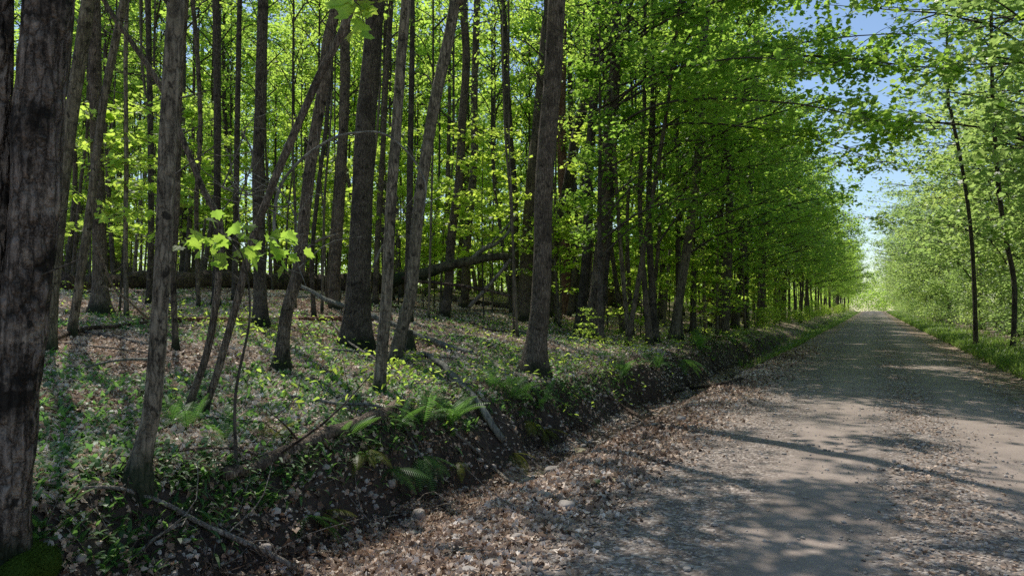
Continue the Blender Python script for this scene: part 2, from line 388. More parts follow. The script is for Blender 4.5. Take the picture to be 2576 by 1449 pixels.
# ------------------------------------------------------------------ crowns
def grow_crown(seed, H=8.0, z0=.3, R=2.8, nl=18, nleaf=6500, leaf=.105, bias=(0, 0), up=.55, tmpl=SIMPLE, prof=None, spread_=(.30, .12), sub=6, rbase=.045, zf=None, clump=1.0):
    g = np.random.default_rng(seed)
    wood = MB(); anchors = []
    for k in range(nl):
        f = (k + g.uniform(0, 1)) / nl
        z = z0 + f * (H - z0 - .2)
        az = k * 2.399 + g.uniform(-.5, .5)
        pr = (math.sin(PI * min(1, .22 + f * .78)) ** .7 if prof is None else prof(f))
        L = R * max(.15, pr) * g.uniform(.75, 1.15)
        d = np.array([math.cos(az), math.sin(az), 0]) + np.array([bias[0], bias[1], 0]) * g.uniform(.4, 1.1)
        L *= np.clip(np.linalg.norm(d), .35, 1.7); d /= np.linalg.norm(d)
        u = up * g.uniform(.6, 1.3)
        p0 = np.array([0, 0, z]); p1 = p0 + d * L * .4 + [0, 0, u * L * .45]; p2 = p0 + d * L + [0, 0, u * L * .6 + g.uniform(-.3, .2)]
        side = np.array([-d[1], d[0], 0]) * g.uniform(-.25, .25) * L
        c = crom([p0, p1 + side * .5, p2 + side], 7)
        r0 = rbase * (L / R) ** .7 * (1 - .5 * f)
        wood.add(*tube(c, np.linspace(r0, .006, 7), 5, cap=False))
        for j in range(sub):
            t = .25 + .75 * (j + g.uniform(0, .9)) / sub
            q = c[min(6, int(t * 6))] * 1.0
            a2 = math.atan2(d[1], d[0]) + g.choice([-1, 1]) * g.uniform(.4, 1.2)
            l2 = L * g.uniform(.25, .45) * (1.15 - .5 * t)
            e = q + np.array([math.cos(a2) * l2, math.sin(a2) * l2, l2 * g.uniform(-.1, .4)])
            mdl = (q + e) / 2 + [0, 0, .06 * l2]
            cc = crom([q, mdl, e], 4)
            wood.add(*tube(cc, np.linspace(r0 * .35 + .004, .003, 4), 3, cap=False))
            anchors.append((q * .6 + e * .4, 1)); anchors.append((e, 1.6)); anchors.append((q * .3 + e * .7, 1.2))
        anchors.append((c[-1], 1.6))
    Pn = np.array([a[0] for a in anchors]); w = np.array([a[1] for a in anchors]); w = w * g.uniform(.3, 1.8, len(w)) * np.where(g.uniform(0, 1, len(w)) < clump, 1, .03); w /= w.sum()
    i = g.choice(len(Pn), nleaf, p=w)
    pos = Pn[i] + g.normal(0, 1, (nleaf, 3)) * [spread_[0], spread_[0], spread_[1]]
    if zf is not None: pos = pos[pos[:, 2] > zf]
    lm = MB(); cl = g.uniform(0, 1, len(Pn))
    tn = np.clip(.6 * g.uniform(0, 1, nleaf) + .4 * cl[i], 0, 1)[:len(pos)]
    leaves(lm, pos, np.clip(g.lognormal(-.08, .3, len(pos)), .4, 1.5) * leaf, tmpl, .45, .35, tn, g=g)
    return wood, lm
CR = []; CRN = []; CRM = []; CRF = []
for k in range(24):
    st, nlf = ((CR, 1350), (CRN, 190), (CRM, 420), (CRF, 3000))[k // 6]
    w, l = grow_crown(100 + k, H=8.5, R=2.7 + .15 * (k % 6), nl=(13, 7, 9, 16)[k // 6], nleaf=nlf, leaf=.125, up=.8, sub=5, spread_=(.24, .17) if k < 18 else (.21, .13), clump=.22 if k < 18 else .6)
    w.add(*tube(crom([[0, 0, -.2], [.02, .03, 4], [0, 0, 8.2]], 8), np.linspace(.05, .012, 8), 6, cap=False))
    st.append((w.build('branches', M['limb']), l.build('crown', M['leaf'], False)))
def make_trunk(seed, r, hc, top, lean):
    g = np.random.default_rng(seed)
    b = np.array([0, 0, 0.]); e = np.array([lean * math.cos(seed), lean * math.sin(seed), hc])
    pts = [b, b * .5 + e * .5 + [g.uniform(-.25, .25), g.uniform(-.25, .25), 0], e, e + [0, 0, top]]
    c = crom([b + [0, 0, -.4]] + pts, 46)
    h = np.clip(c[:, 2], 0, None); R_ = r * (1 - .93 * np.clip(h / (hc + top), 0, 1) ** 1.2) * (1 + .7 * np.exp(-h / (2.6 * r)))
    mb = MB(); mb.add(*tube(c, R_, 10, .09, 2.2, seed, flute=.14, flute_h=2.5 * r))
    return mb, e
TR = []
for k in range(9):
    r = [.085, .11, .14, .07, .16, .10, .19, .06, .12][k]
    hc = [7.5, 8.5, 9.5, 6.0, 9.0, 7.0, 10.5, 5.5, 6.5][k]
    mb, e = make_trunk(200 + k, r, hc, 7.0, [.5, .8, .3, .9, .4, 1.0, .3, .6, .5][k])
    TR.append((mb.build('trunk', M[['bark', 'bark_dark', 'bark', 'bark_smooth', 'bark_dark', 'bark', 'bark_dark', 'bark_smooth', 'bark'][k]]), e))
# roadside trees: leafy low down, limbs reaching over the road (+X)
RS = []
for k in range(5):
    H = [12.5, 14, 11, 13, 15][k]
    w, l = grow_crown(300 + k, H=H, z0=2.9, R=3.0, nl=24, nleaf=5600, leaf=.13, bias=(.92, 0), up=.7, prof=lambda f: .45 + .75 * math.sin(PI * min(1, f * .85 + .15)), spread_=(.26, .18), sub=6, rbase=.038, clump=.4)
    t, e = make_trunk(310 + k, .11 + .015 * k, H * .6, H * .4, .05)
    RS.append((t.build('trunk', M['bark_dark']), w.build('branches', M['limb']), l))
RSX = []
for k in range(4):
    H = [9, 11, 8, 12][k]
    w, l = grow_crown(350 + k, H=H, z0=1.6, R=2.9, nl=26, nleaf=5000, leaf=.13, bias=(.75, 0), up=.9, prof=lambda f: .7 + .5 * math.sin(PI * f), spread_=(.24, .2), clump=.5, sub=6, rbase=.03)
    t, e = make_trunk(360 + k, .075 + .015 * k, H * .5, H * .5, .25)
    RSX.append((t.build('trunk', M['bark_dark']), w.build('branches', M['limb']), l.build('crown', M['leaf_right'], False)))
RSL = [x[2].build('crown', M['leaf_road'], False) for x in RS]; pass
# saplings
SP = []
for k in range(5):
    H = [4.2, 5.5, 3.2, 6.5, 2.4][k]
    w, l = grow_crown(400 + k, H=H, z0=[1.2, 1.5, .7, 1.8, .5][k], R=[1.2, 1.5, 1.1, 1.8, .8][k], nl=[12, 15, 10, 17, 8][k], nleaf=[650, 1000, 480, 1350, 260][k], leaf=.125, up=.25, tmpl=MAPLE, prof=lambda f: 1.05 - .55 * f, spread_=(.22, .05), sub=4, rbase=.012)
    w.add(*tube(crom([[0, 0, -.2], [.1, .05, H * .5], [0, 0, H]], 8), np.linspace(.03, .006, 8), 6, cap=False))
    SP.append((w.build('stem', M['limb']), l.build('leaves', M['leaf_young'], False)))
# bushes (leafy to the ground)
BS = []
for k in range(4):
    H = [2.6, 3.6, 1.7, 4.6][k]
    w, l = grow_crown(500 + k, H=H, z0=.15, R=[1.5, 1.7, 1.2, 1.9][k], nl=22, nleaf=[1900, 2700, 1100, 3400][k], leaf=.09, up=.35, prof=lambda f: 1.05 - .6 * f, spread_=(.24, .12), sub=5, rbase=.014, zf=.03)
    w.add(*tube(crom([[0, 0, -.2], [.1, -.05, H * .5], [0, 0, H * .9]], 6), np.linspace(.025, .006, 6), 5, cap=False))
    BS.append((w.build('stem', M['limb']), l))
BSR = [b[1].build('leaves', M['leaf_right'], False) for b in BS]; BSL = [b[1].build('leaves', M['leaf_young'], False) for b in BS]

PLACED = []
def plant_tree(loc, k, c, s, rz, label, group, name='maple_tree'):
    r = thing(name, label, 'tree', loc, group, rz, s)
    link('trunk', TR[k][0], r); e = TR[k][1]
    dd = depth(loc); cs = CRN if dd < 21 else (CRM if dd < 33 else CRF)
    link('branches', cs[c][0], r, e, rz * 3); link('crown', cs[c][1], r, e, rz * 3)
    PLACED.append((loc[0], loc[1])); return r
def plant2(kind, parts, loc, s, rz, label, cat, group=None):
    r = thing(kind, label, cat, loc, group, rz, s)
    for nm, me in parts: link(nm, me, r)
    return r

# ------------------------------------------------------------------ trunks the photo shows one by one
# (points base->top in the 2576-wide view, widths px at base and top, material, sides, label)
HERO = [
 ([(8, 1400), (25, 1150), (50, 900), (80, 600), (98, 300), (118, 0)], 118, 138, 'bark_old', 'massive scarred trunk with peeling plates of bark, at the left edge of the photo', .25),
 ([(-55, 1390), (-30, 900), (-12, 600), (0, 300), (2, 0)], 80, 64, 'bark_old', 'dark trunk cut by the left edge of the photo, twin of the massive scarred trunk', .2),
 ([(118, 885), (150, 520), (186, 250), (222, 0)], 42, 36, 'bark_smooth', 'grey green trunk leaning right just behind the massive scarred trunk', .3),
 ([(180, 848), (202, 700), (230, 500), (262, 250), (312, 0)], 24, 20, 'bark_smooth', 'slim grey trunk crossing in front of the spotted tree and leaning right', .4),
 ([(252, 790), (250, 600), (242, 300), (238, 0)], 38, 32, 'bark', 'straight spotted trunk with wide mossy foot in front of the long dark log', .9),
 ([(345, 1212), (365, 1110), (386, 1000), (410, 655), (422, 352), (443, 0)], 47, 46, 'bark_smooth', 'foreground maple with smooth grey bark and curved mossy foot on the bank edge', .9),
 ([(442, 882), (436, 690), (446, 500), (452, 250), (470, 0)], 17, 12, 'bark', 'thin dark stem just right of the foreground maple', .4),
 ([(543, 772), (546, 530), (547, 250), (543, 0)], 20, 18, 'bark_dark', 'narrow straight dark trunk left of the mossy footed tree', .5),
 ([(500, 775), (494, 520), (504, 327), (496, 126), (484, 0)], 12, 12, 'bark', 'thin wavy stem left of the narrow straight dark trunk', .3),
 ([(656, 822), (650, 453), (655, 250), (662, 0)], 34, 27, 'bark_dark', 'upright dark trunk with thick green moss round its foot', .5),
 ([(512, 1050), (546, 939), (583, 808), (604, 730), (630, 620), (675, 494), (705, 418), (755, 302), (806, 186), (856, 90), (890, 0)], 20, 20, 'bark', 'long crooked stem leaning steeply right across its neighbours', .3),
 ([(468, 1050), (518, 897), (541, 776), (550, 690), (554, 564), (509, 473), (448, 322), (403, 216), (330, 105), (262, 0)], 20, 14, 'bark', 'crooked stem bending back left behind the foreground maple', .3),
 ([(707, 930), (720, 792), (750, 680), (770, 504), (790, 353), (816, 201), (826, 100), (851, 0)], 33, 28, 'bark', 'cracked brown trunk with a split showing red wood, leaning slightly right', .8),
 ([(845, 778), (841, 730), (858, 453), (868, 216), (868, 75), (880, 0)], 27, 24, 'bark', 'speckled tan trunk left of the thick dark ash', .3),
 ([(895, 875), (901, 730), (911, 503), (921, 302), (934, 151), (946, 0)], 62, 44, 'bark_dark', 'thick dark ash trunk with finely furrowed bark and broad mossy foot', .5),
 ([(954, 990), (962, 870), (974, 730), (984, 503), (999, 302), (1009, 151), (1022, 0)], 30, 25, 'bark_smooth', 'smooth pale grey trunk in front of and right of the thick dark ash', .3),
 ([(992, 918), (1018, 800), (1035, 730), (1050, 554), (1070, 403), (1095, 252), (1125, 116), (1143, 15)], 32, 28, 'bark_smooth', 'trunk leaning right with a black stained foot and a kink near its top', .4),
 ([(1117, 797), (1128, 730), (1135, 604), (1155, 453), (1163, 302), (1173, 151), (1163, 0)], 24, 20, 'bark', 'left trunk of the close pair with an elbow near the top', .3),
 ([(1166, 775), (1170, 730), (1176, 604), (1193, 403), (1193, 252), (1200, 15)], 22, 17, 'bark', 'right trunk of the close pair, straight with pale split bark', .3),
 ([(1298, 792), (1294, 730), (1292, 503), (1281, 352), (1271, 151), (1266, 0)], 26, 18, 'bark_dark', 'slim dark trunk left of the thick twin, leaning left', .4),
 ([(1318, 806), (1322, 730), (1337, 503), (1362, 252), (1380, 60)], 38, 34, 'bark', 'brown trunk standing close behind the thick bank edge maple', .5),
 ([(1342, 942), (1350, 860), (1362, 730), (1367, 503), (1377, 352), (1390, 201), (1400, 0)], 48, 44, 'bark', 'thick bank edge maple with flared mossy roots near the ditch', .75),
 ([(1388, 800), (1392, 645), (1422, 503), (1448, 352), (1478, 227), (1498, 126), (1518, 0)], 28, 24, 'bark_dark', 'dark trunk leaning right from behind the thick bank edge maple', .4),
 ([(1425, 790), (1420, 600), (1412, 300), (1415, 60)], 27, 22, 'redwood', 'reddish dead trunk with stripped bark behind the leaning dark trunk', .3),
 ([(1458, 838), (1468, 730), (1478, 604), (1483, 403), (1493, 252), (1498, 0)], 26, 22, 'bark_dark', 'left stem of the tight pair right of the thick bank edge maple', .4),
 ([(1484, 852), (1508, 655), (1523, 453), (1533, 302), (1548, 151), (1551, 0)], 32, 24, 'bark', 'right stem of the tight pair, thicker and leaning right', .6),
 ([(1509, 845), (1520, 740), (1535, 560), (1546, 350), (1560, 150), (1590, 0)], 14, 12, 'bark_dark', 'thin dark stem with swollen foot right of the tight pair', .8),
 ([(1599, 775), (1608, 592), (1613, 385), (1622, 207), (1634, 0)], 20, 16, 'bark', 'upright slender trunk beyond the leafy saplings', .4),
 ([(1694, 858), (1706, 770), (1741, 533), (1762, 326), (1765, 148), (1783, 0)], 24, 20, 'bark_smooth', 'grey trunk on the bank shoulder with leafy sprays crossing it', .4),
 ([(1660, 800), (1668, 650), (1690, 415), (1690, 178), (1700, 0)], 14, 12, 'bark', 'thin stem left of the grey trunk on the bank shoulder', .3),
 ([(1777, 790), (1795, 711), (1835, 600), (1866, 504), (1880, 400)], 30, 22, 'redwood', 'torn reddish snag leaning right by the road edge', .5),
 ([(1812, 815), (1818, 711), (1836, 533), (1842, 355), (1850, 100)], 15, 13, 'bark_dark', 'dark slender trunk just right of the torn snag', .3),
 ([(1848, 826), (1862, 700), (1877, 563), (1895, 355), (1901, 148), (1905, 0)], 19, 15, 'bark_dark', 'slightly leaning dark trunk on the roadside beyond the snag', .4),
 ([(790, 800), (785, 650), (800, 480), (822, 300), (835, 120)], 12, 10, 'bark_dark', 'thin dark stem behind the cracked brown trunk', .3),
 ([(944, 768), (950, 600), (962, 400), (972, 200), (985, 0)], 16, 12, 'bark', 'slim reddish brown stem between the ash and the smooth grey trunk', .3),
 ([(318, 800), (316, 600), (318, 400), (316, 150), (320, 0)], 13, 11, 'bark_smooth', 'thin straight stem between the spotted tree and the foreground maple', .3),
 ([(375, 768), (380, 600), (378, 300), (372, 0)], 18, 15, 'bark_dark', 'dark trunk showing just left of the foreground maple', .3),
 ([(2455, 874), (2450, 700), (2440, 560), (2420, 420), (2392, 280)], 13, 9, 'bark_dark', 'dark slender trunk leaning toward the road on its right side', .4),
 ([(2548, 880), (2552, 720), (2530, 600), (2512, 470), (2500, 300)], 15, 12, 'bark_dark', 'dark crooked trunk nearest the right edge of the photo', .4),
 ([(590, 760), (594, 500), (598, 250), (603, 0)], 16, 13, 'bark_dark', 'dark trunk between the narrow straight trunk and the mossy footed tree', .3),
]
HT = []
for hi, (pp, w0, w1, mt, lab, fl) in enumerate(HERO):
    b = hit(*pp[0]) if hi != 1 else hit(-30, 1380)
    d = depth(b)
    pts = [at(x, y, d) for x, y in pp]; pts[0] = b
    L = np.linspace(0, 1, len(pp))
    wr = [(w0 + (w1 - w0) * t) * d / F / 2 / math.sqrt(1 + ((p[0] - CX) / F) ** 2) for t, p in zip(L, pp)]
    r0 = wr[0]; topz = pts[-1][2]
    snag = 'snag' in lab
    Htot = max(topz + 7.5, 9.5 + 22 * r0) if not snag else topz
    rows = [np.append(b - [0, 0, .45], r0)] + [np.append(p, r) for p, r in zip(pts, wr)]
    hc = None
    if not snag:
        dv = pts[-1] - pts[-2]; dv /= np.linalg.norm(dv)
        zc = max(topz + .8, min(Htot - 7, topz + 2.0))
        e1 = pts[-1] + dv * (zc - topz) * .7; e1[2] = zc
        rows.append(np.append(e1, wr[-1] * .92)); rows.append(np.append(e1 + [0, 0, 6.5], .02))
        hc = e1 - b
    near = d < 8
    nr = int(np.clip(Htot / (.05 if near else .12), 40, 240))
    c = crom(rows, nr)
    h = np.clip(c[:, 2] - b[2], 0, None)
    rr = np.abs(c[:, 3]) * (1 + 1.35 * fl * np.exp(-h / (2.0 * r0)))
    mb = MB(); mb.add(*tube(c[:, :3] - b, rr, 40 if near else 18, .10 if mt == 'bark_old' else .06, 9 if near else 4, hi + 3, flute=.24 * min(1, fl * 1.6), flute_h=2.4 * r0))
    nm = 'dead_tree' if ('redwood' == mt) else ('ash_tree' if 'ash trunk' in lab and hi == 14 else 'maple_tree')
    r = thing(nm, lab, 'tree', b)
    tw_ = []
    link('trunk', mb.build('trunk', M[mt]), r)
    if hc is not None and mt != 'redwood':
        s = float(np.clip(.62 + r0 * 2.4, .6, 1.15)); k = hi % 6
        cs = CR if b[0] > -7.4 else (CRN if d < 21 else CRM); link('branches', cs[k][0], r, hc, hi * 1.3, s); link('crown', cs[k][1], r, hc, hi * 1.3, s)
    # a few thin bare twigs on the visible stem
    g = np.random.default_rng(900 + hi); cc = c[:, :3] - b
    zv = [i for i in range(len(cc)) if 1.6 < cc[i][2] < max(3, topz - b[2])]
    for q in range(g.integers(2, 6)):
        if not zv: break
        o = cc[g.choice(zv)]; a = g.uniform(0, 2 * PI); l = g.uniform(.3, 1.0) * min(1, d / 12)
        e = o + np.array([math.cos(a) * l, math.sin(a) * l, g.uniform(.2, 1.1) * l]); tw = MB()
        tw.add(*tube(crom([o, (o + e) / 2 + g.normal(0, .08 * l, 3), e], 7), np.linspace(.007 + .02 * r0, .003, 7), 5, cap=False))
        link('twig', tw.build('twig', M['limb']), r)
    HT.append((r, b, d)); PLACED.append((b[0], b[1]))

ot, ob_, od = HT[25]
g = np.random.default_rng(88)
for (z0_, ex, ey, ez) in [(7.2, 2.3, 22.0, 8.6), (9.0, .9, 16.5, 10.0), (7.8, 1.6, 20.5, 7.2), (8.8, 1.9, 18.0, 9.4), (6.2, .3, 21.5, 5.4), (9.5, .2, 14.0, 10.5), (10.0, -1.5, 13.0, 9.5), (8.6, -.2, 20.0, 9.6), (6.6, .7, 15.5, 4.9), (7.4, 1.0, 17.5, 6.6), (8.4, .4, 16.0, 8.0), (7.0, -.6, 14.5, 6.0), (9.2, 1.2, 19.5, 8.8)]:
    o = np.array([ob_[0] + .25, ob_[1], z0_]); e = np.array([ex, ey, ez]); mid = (o + e) / 2 + [0, 0, 1.1]
    wb = MB(); lb = MB(); c = crom([o, mid * .6 + o * .4 + [0, 0, .2], mid * .6 + e * .4, e], 16)
    wb.add(*tube(c - ob_, np.linspace(.045, .006, 16), 6)); an = []
    for j in range(26):
        q = c[int(g.integers(5, 16))]; a = g.uniform(0, 2 * PI); l = g.uniform(.35, 1.2)
        f = q + np.array([math.cos(a) * l, math.sin(a) * l, g.uniform(-.45, .35) * l])
        wb.add(*tube(crom([q, (q + f) / 2 + [0, 0, .06], f], 4) - ob_, np.linspace(.009, .003, 4), 4, cap=False)); an += [f, (q + f) / 2, (q + 3 * f) / 4]
    an = np.array(an); i = g.choice(len(an), 850); pos = an[i] + g.normal(0, 1, (850, 3)) * [.15, .15, .11]
    leaves(lb, pos - ob_, g.uniform(.06, .14, 850), MAPLE, .6, .6, g=g)
    br = link('limb', wb.build('limb', M['limb']), ot); link('leaves', lb.build('leaves', M['leaf_road'], False), br)
rt = thing('roadside_tree', 'leafy maple at the right edge whose upper limbs reach over the road', 'tree', G(5.6, 16.0)); ro = np.array(G(5.6, 16.0))
rb = TR[1]; link('trunk', rb[0], rt)
for (z0_, ex, ey, ez) in [(6.0, 2.9, 15.5, 6.9), (7.0, 2.4, 17.5, 8.4), (5.2, 3.4, 14.8, 5.6), (8.0, 2.9, 14.6, 9.6), (6.5, 3.8, 18.5, 7.8), (4.5, 4.2, 17.5, 5.2)]:
    o = np.array([5.6, 16.0, z0_]); e = np.array([ex, ey, ez]); mid = (o + e) / 2 + [0, 0, .4]
    wb = MB(); lb = MB(); c = crom([o, mid, e], 14); wb.add(*tube(c - ro, np.linspace(.04, .006, 14), 6)); an = []
    for j in range(24):
        q = c[int(g.integers(4, 14))]; a = g.uniform(0, 2 * PI); l = g.uniform(.35, 1.1)
        f = q + np.array([math.cos(a) * l, math.sin(a) * l, g.uniform(-.3, .5) * l])
        wb.add(*tube(crom([q, (q + f) / 2 + [0, 0, .06], f], 4) - ro, np.linspace(.009, .003, 4), 4, cap=False)); an += [f, (q + f) / 2, (q + 3 * f) / 4]
    an = np.array(an); i = g.choice(len(an), 700); pos = an[i] + g.normal(0, 1, (700, 3)) * [.15, .15, .12]
    leaves(lb, pos - ro, g.uniform(.06, .13, 700), MAPLE, .6, .6, g=g)
    br = link('limb', wb.build('limb', M['limb']), rt); link('leaves', lb.build('leaves', M['leaf_road'], False), br)
# low branch of the foreground maple with large leaves near the top of the photo
fg, fb, fd = HT[5]
mb = MB(); lb = MB(); g = np.random.default_rng(5)
o = at(443, -60, fd); e1 = at(700, -70, fd - .4); e2 = at(880, -10, fd - .7); e3 = at(915, 60, fd - .75)
mb.add(*tube(crom([o, e1, e2, e3], 14) - fb, np.linspace(.014, .003, 14), 6))
lp = np.array([at(x, y, fd - .72) for x, y in [(868, 12), (895, 8), (880, 40), (905, 30), (930, 15), (920, 62), (895, 75), (910, 90), (942, 30), (845, 2), (1060, -10), (960, 0)]]) - fb
leaves(lb, lp, g.uniform(.09, .15, len(lp)), MAPLE, .5, .6, g=g)
br = link('low_branch', mb.build('low_branch', M['limb']), fg); link('leaves', lb.build('leaves', M['leaf_young'], False), br)

# sapling with big bright leaves in the left middle
b = hit(598, 1195); d0 = depth(b)
r = thing('maple_sapling', 'slender maple sapling holding a cluster of large bright leaves before the leaning stems', 'sapling', b)
mb = MB(); lb = MB()
mb.add(*tube(crom([b - [0, 0, .1], at(592, 1000, d0), at(628, 800, d0), at(612, 650, d0), at(560, 590, d0)], 30) - b, np.linspace(.016, .006, 30), 6))
for x in (500, 700): mb.add(*tube(crom([at(620, 690, d0), at((620 + x) / 2, 625, d0), at(x, 612, d0 - .1)], 10) - b, np.linspace(.005, .002, 10), 5))
pts = [(505, 570), (540, 560), (575, 575), (600, 600), (480, 605), (515, 615), (550, 610), (590, 625), (620, 612), (490, 630), (540, 640), (660, 615), (690, 605), (720, 612), (650, 640), (685, 640), (715, 640), (740, 625), (700, 660), (570, 640), (625, 590)]
lp = np.array([at(x + g.normal(0, 14), y + g.normal(0, 16), d0 + g.uniform(-.25, .25)) for x, y in pts * 2 + pts[::2]]) - b
leaves(lb, lp, g.uniform(.07, .125, len(lp)), MAPLE, .9, .8, g=g)
link('stem', mb.build('stem', M['limb']), r); link('leaves', lb.build('leaves', M['leaf_road'], False), r)

# ------------------------------------------------------------------ the woods behind, tree by tree
def far_enough(x, y, m):
    return all((x - a) ** 2 + (y - b) ** 2 > m * m for a, b in PLACED)
def inframe(x, y, mg=80):
    d = -x * math.sin(A) + y * math.cos(A); u = x * math.cos(A) + y * math.sin(A)
    if d < 3: return None
    sx = CX + F * u / d
    return d, sx
cnt = 0; tries = 0
GA = ('tall maple deep in the woods beyond the long dark log', 'tall maples deep in the left woods')
GB = ('slender maple standing in the woods behind the front row of trunks', 'slender maples behind the front row')
while cnt < 205 and tries < 9000:
    tries += 1
    d = 13.5 + 78 * rng.uniform() ** .8; sx = rng.uniform(-120, 2080); u = (sx - CX) / F * d
    x = u * math.cos(A) - d * math.sin(A); y = u * math.sin(A) + d * math.cos(A)
    if x > -7.3 or not far_enough(x, y, 1.25 + .012 * d): continue
    if d < 19 and rng.uniform() < .5: continue
    k = int(rng.integers(0, 9)) if d > 27 else [0, 3, 5, 7, 1][int(rng.integers(0, 5))]; s = rng.uniform(.8, 1.15) * (1 if d < 38 else 1.22)
    la, gr = (GA if d > 32 else GB)
    plant_tree(G(x, y), k, int(rng.integers(0, 6)), s, rng.uniform(0, 6.28), la, gr); cnt += 1
cnt = 0
while cnt < 60:
    d = rng.uniform(17, 42); sx = rng.uniform(60, 1950); u = (sx - CX) / F * d
    x = u * math.cos(A) - d * math.sin(A); y = u * math.sin(A) + d * math.cos(A)
    if x > -7.0 or not far_enough(x, y, .7): continue
    r = plant_tree(G(x, y), (3, 7)[cnt % 2], int(rng.integers(0, 6)), 1.0, rng.uniform(0, 6.28), 'thin pole like young maple squeezed between the larger trunks', 'thin young maples between the larger trunks', 'young_maple')
    q = rng.uniform(.45, .7); r.scale = (q, q, rng.uniform(.9, 1.2)); cnt += 1
# trees to the left of the frame that throw their shade into it
for x, y in [(-15, 4.5), (-7.6, 2.3)]:
    plant_tree(G(x, y), int(rng.integers(0, 9)), int(rng.integers(0, 6)), 1.0, rng.uniform(0, 6), 'maple on the rise left of the massive scarred trunk, outside the view', 'maples left of the view')
# left roadside row
Y = 19.0; i = 0
while Y < 215:
    x = -5.5 - rng.uniform(0, 1.5)
    if far_enough(x, Y, .9):
        k = i % 5
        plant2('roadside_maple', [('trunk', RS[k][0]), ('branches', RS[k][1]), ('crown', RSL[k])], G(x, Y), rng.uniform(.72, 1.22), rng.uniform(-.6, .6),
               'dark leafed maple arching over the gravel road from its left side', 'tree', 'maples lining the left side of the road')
        PLACED.append((x, Y))
    i += 1; Y += rng.uniform(1.9, 3.1) * (1 + Y / 130)
cnt = 0
while cnt < 34:
    y = 19 + 62 * rng.uniform() ** 1.2; x = -5.3 - rng.uniform(0, 2.6)
    if not far_enough(x, y, .55): continue
    r = plant_tree(G(x, y), (3, 7, 0, 5)[cnt % 4], int(rng.integers(0, 6)), 1.0, rng.uniform(0, 6.28), 'slim bare stemmed maple standing on the bank shoulder beside the ditch', 'slim maples along the bank shoulder', 'young_maple')
    q = rng.uniform(.6, .95); r.scale = (q, q, rng.uniform(.95, 1.2)); r.rotation_euler = (rng.normal(0, .04), rng.normal(.05, .05), rng.uniform(0, 6.28)); cnt += 1
# right roadside rows
Y = 15.0; i = 0
while Y < 225:
    x = 5.3 + rng.uniform(0, 2.2)
    k = (i * 3 + 1) % 4
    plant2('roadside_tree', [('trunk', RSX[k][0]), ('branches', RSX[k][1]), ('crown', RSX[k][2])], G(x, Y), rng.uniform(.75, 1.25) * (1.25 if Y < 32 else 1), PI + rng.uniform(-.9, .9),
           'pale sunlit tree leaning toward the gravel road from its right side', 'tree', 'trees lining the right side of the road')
    PLACED.append((x, Y)); i += 1; Y += rng.uniform(2.2, 3.6) * (1 + Y / 130)
Y = 20.0
while Y < 120:
    x = 10.5 + rng.uniform(-1.5, 3); k = int(rng.integers(0, 9))
    plant_tree(G(x, Y), k, int(rng.integers(0, 6)), rng.uniform(.8, 1.05), rng.uniform(0, 6), 'tall maple standing in the woods behind the right roadside trees', 'tall maples right of the road'); Y += rng.uniform(3, 6)
Y = 14.5; i = 0
while Y < 200:
    x = 4.9 + rng.uniform(0, 1.5); k = i % 4
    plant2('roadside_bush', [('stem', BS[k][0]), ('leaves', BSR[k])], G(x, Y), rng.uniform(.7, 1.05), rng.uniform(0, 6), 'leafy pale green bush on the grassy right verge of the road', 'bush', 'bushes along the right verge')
    i += 1; Y += rng.uniform(2.2, 3.8) * (1 + Y / 120)
Y = 40; i = 0
while Y < 200:
    x = -5.0 - rng.uniform(0, .8); k = (0, 2)[i % 2]
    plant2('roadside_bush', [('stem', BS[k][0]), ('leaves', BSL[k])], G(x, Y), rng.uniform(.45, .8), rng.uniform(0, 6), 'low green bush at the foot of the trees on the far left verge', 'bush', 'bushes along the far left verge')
    i += 1; Y += rng.uniform(3, 5) * (1 + Y / 90)
# understorey saplings
SPS = [(1655, 845, 1, .8), (1745, 852, 0, .85), (1570, 800, 1, .9), (1610, 850, 4, .9), (1480, 880, 4, .45), (1820, 850, 2, .9), (1900, 838, 0, .9), (1960, 822, 0, .8), (300, 790, 1, .8), (440, 740, 3, .9), (1065, 775, 2, .8), (1230, 740, 3, .8), (1330, 760, 1, .8), (1700, 810, 3, .8), (1790, 830, 1, .8), (560, 715, 3, 1.0), (250, 700, 1, 1.1)]
for i, (x, y, k, s) in enumerate(SPS):
    plant2('maple_sapling', [('stem', SP[k][0]), ('leaves', SP[k][1])], hit(x, y), s, i * 1.7, 'bright leaved maple sapling growing among the front trunks', 'sapling', 'saplings among the front trunks')
cnt = 0
while cnt < 175:
    d = 18 + 48 * rng.uniform() ** .8; sx = rng.uniform(60, 2000); u = (sx - CX) / F * d
    x = u * math.cos(A) - d * math.sin(A); y = u * math.sin(A) + d * math.cos(A)
    k = int(rng.integers(0, 4))
    if x > -6.6 or (sx < 1100 and d < 34 and (k not in (1, 3) or x > -13)) or d < 22 and rng.uniform() < .5: continue
    plant2('maple_sapling', [('stem', SP[k][0]), ('leaves', SP[k][1])], G(x, y), rng.uniform(.8, 1.35), rng.uniform(0, 6), 'bright leaved sapling in the understorey far behind the front trunks', 'sapling', 'understorey saplings in the deep woods'); cnt += 1

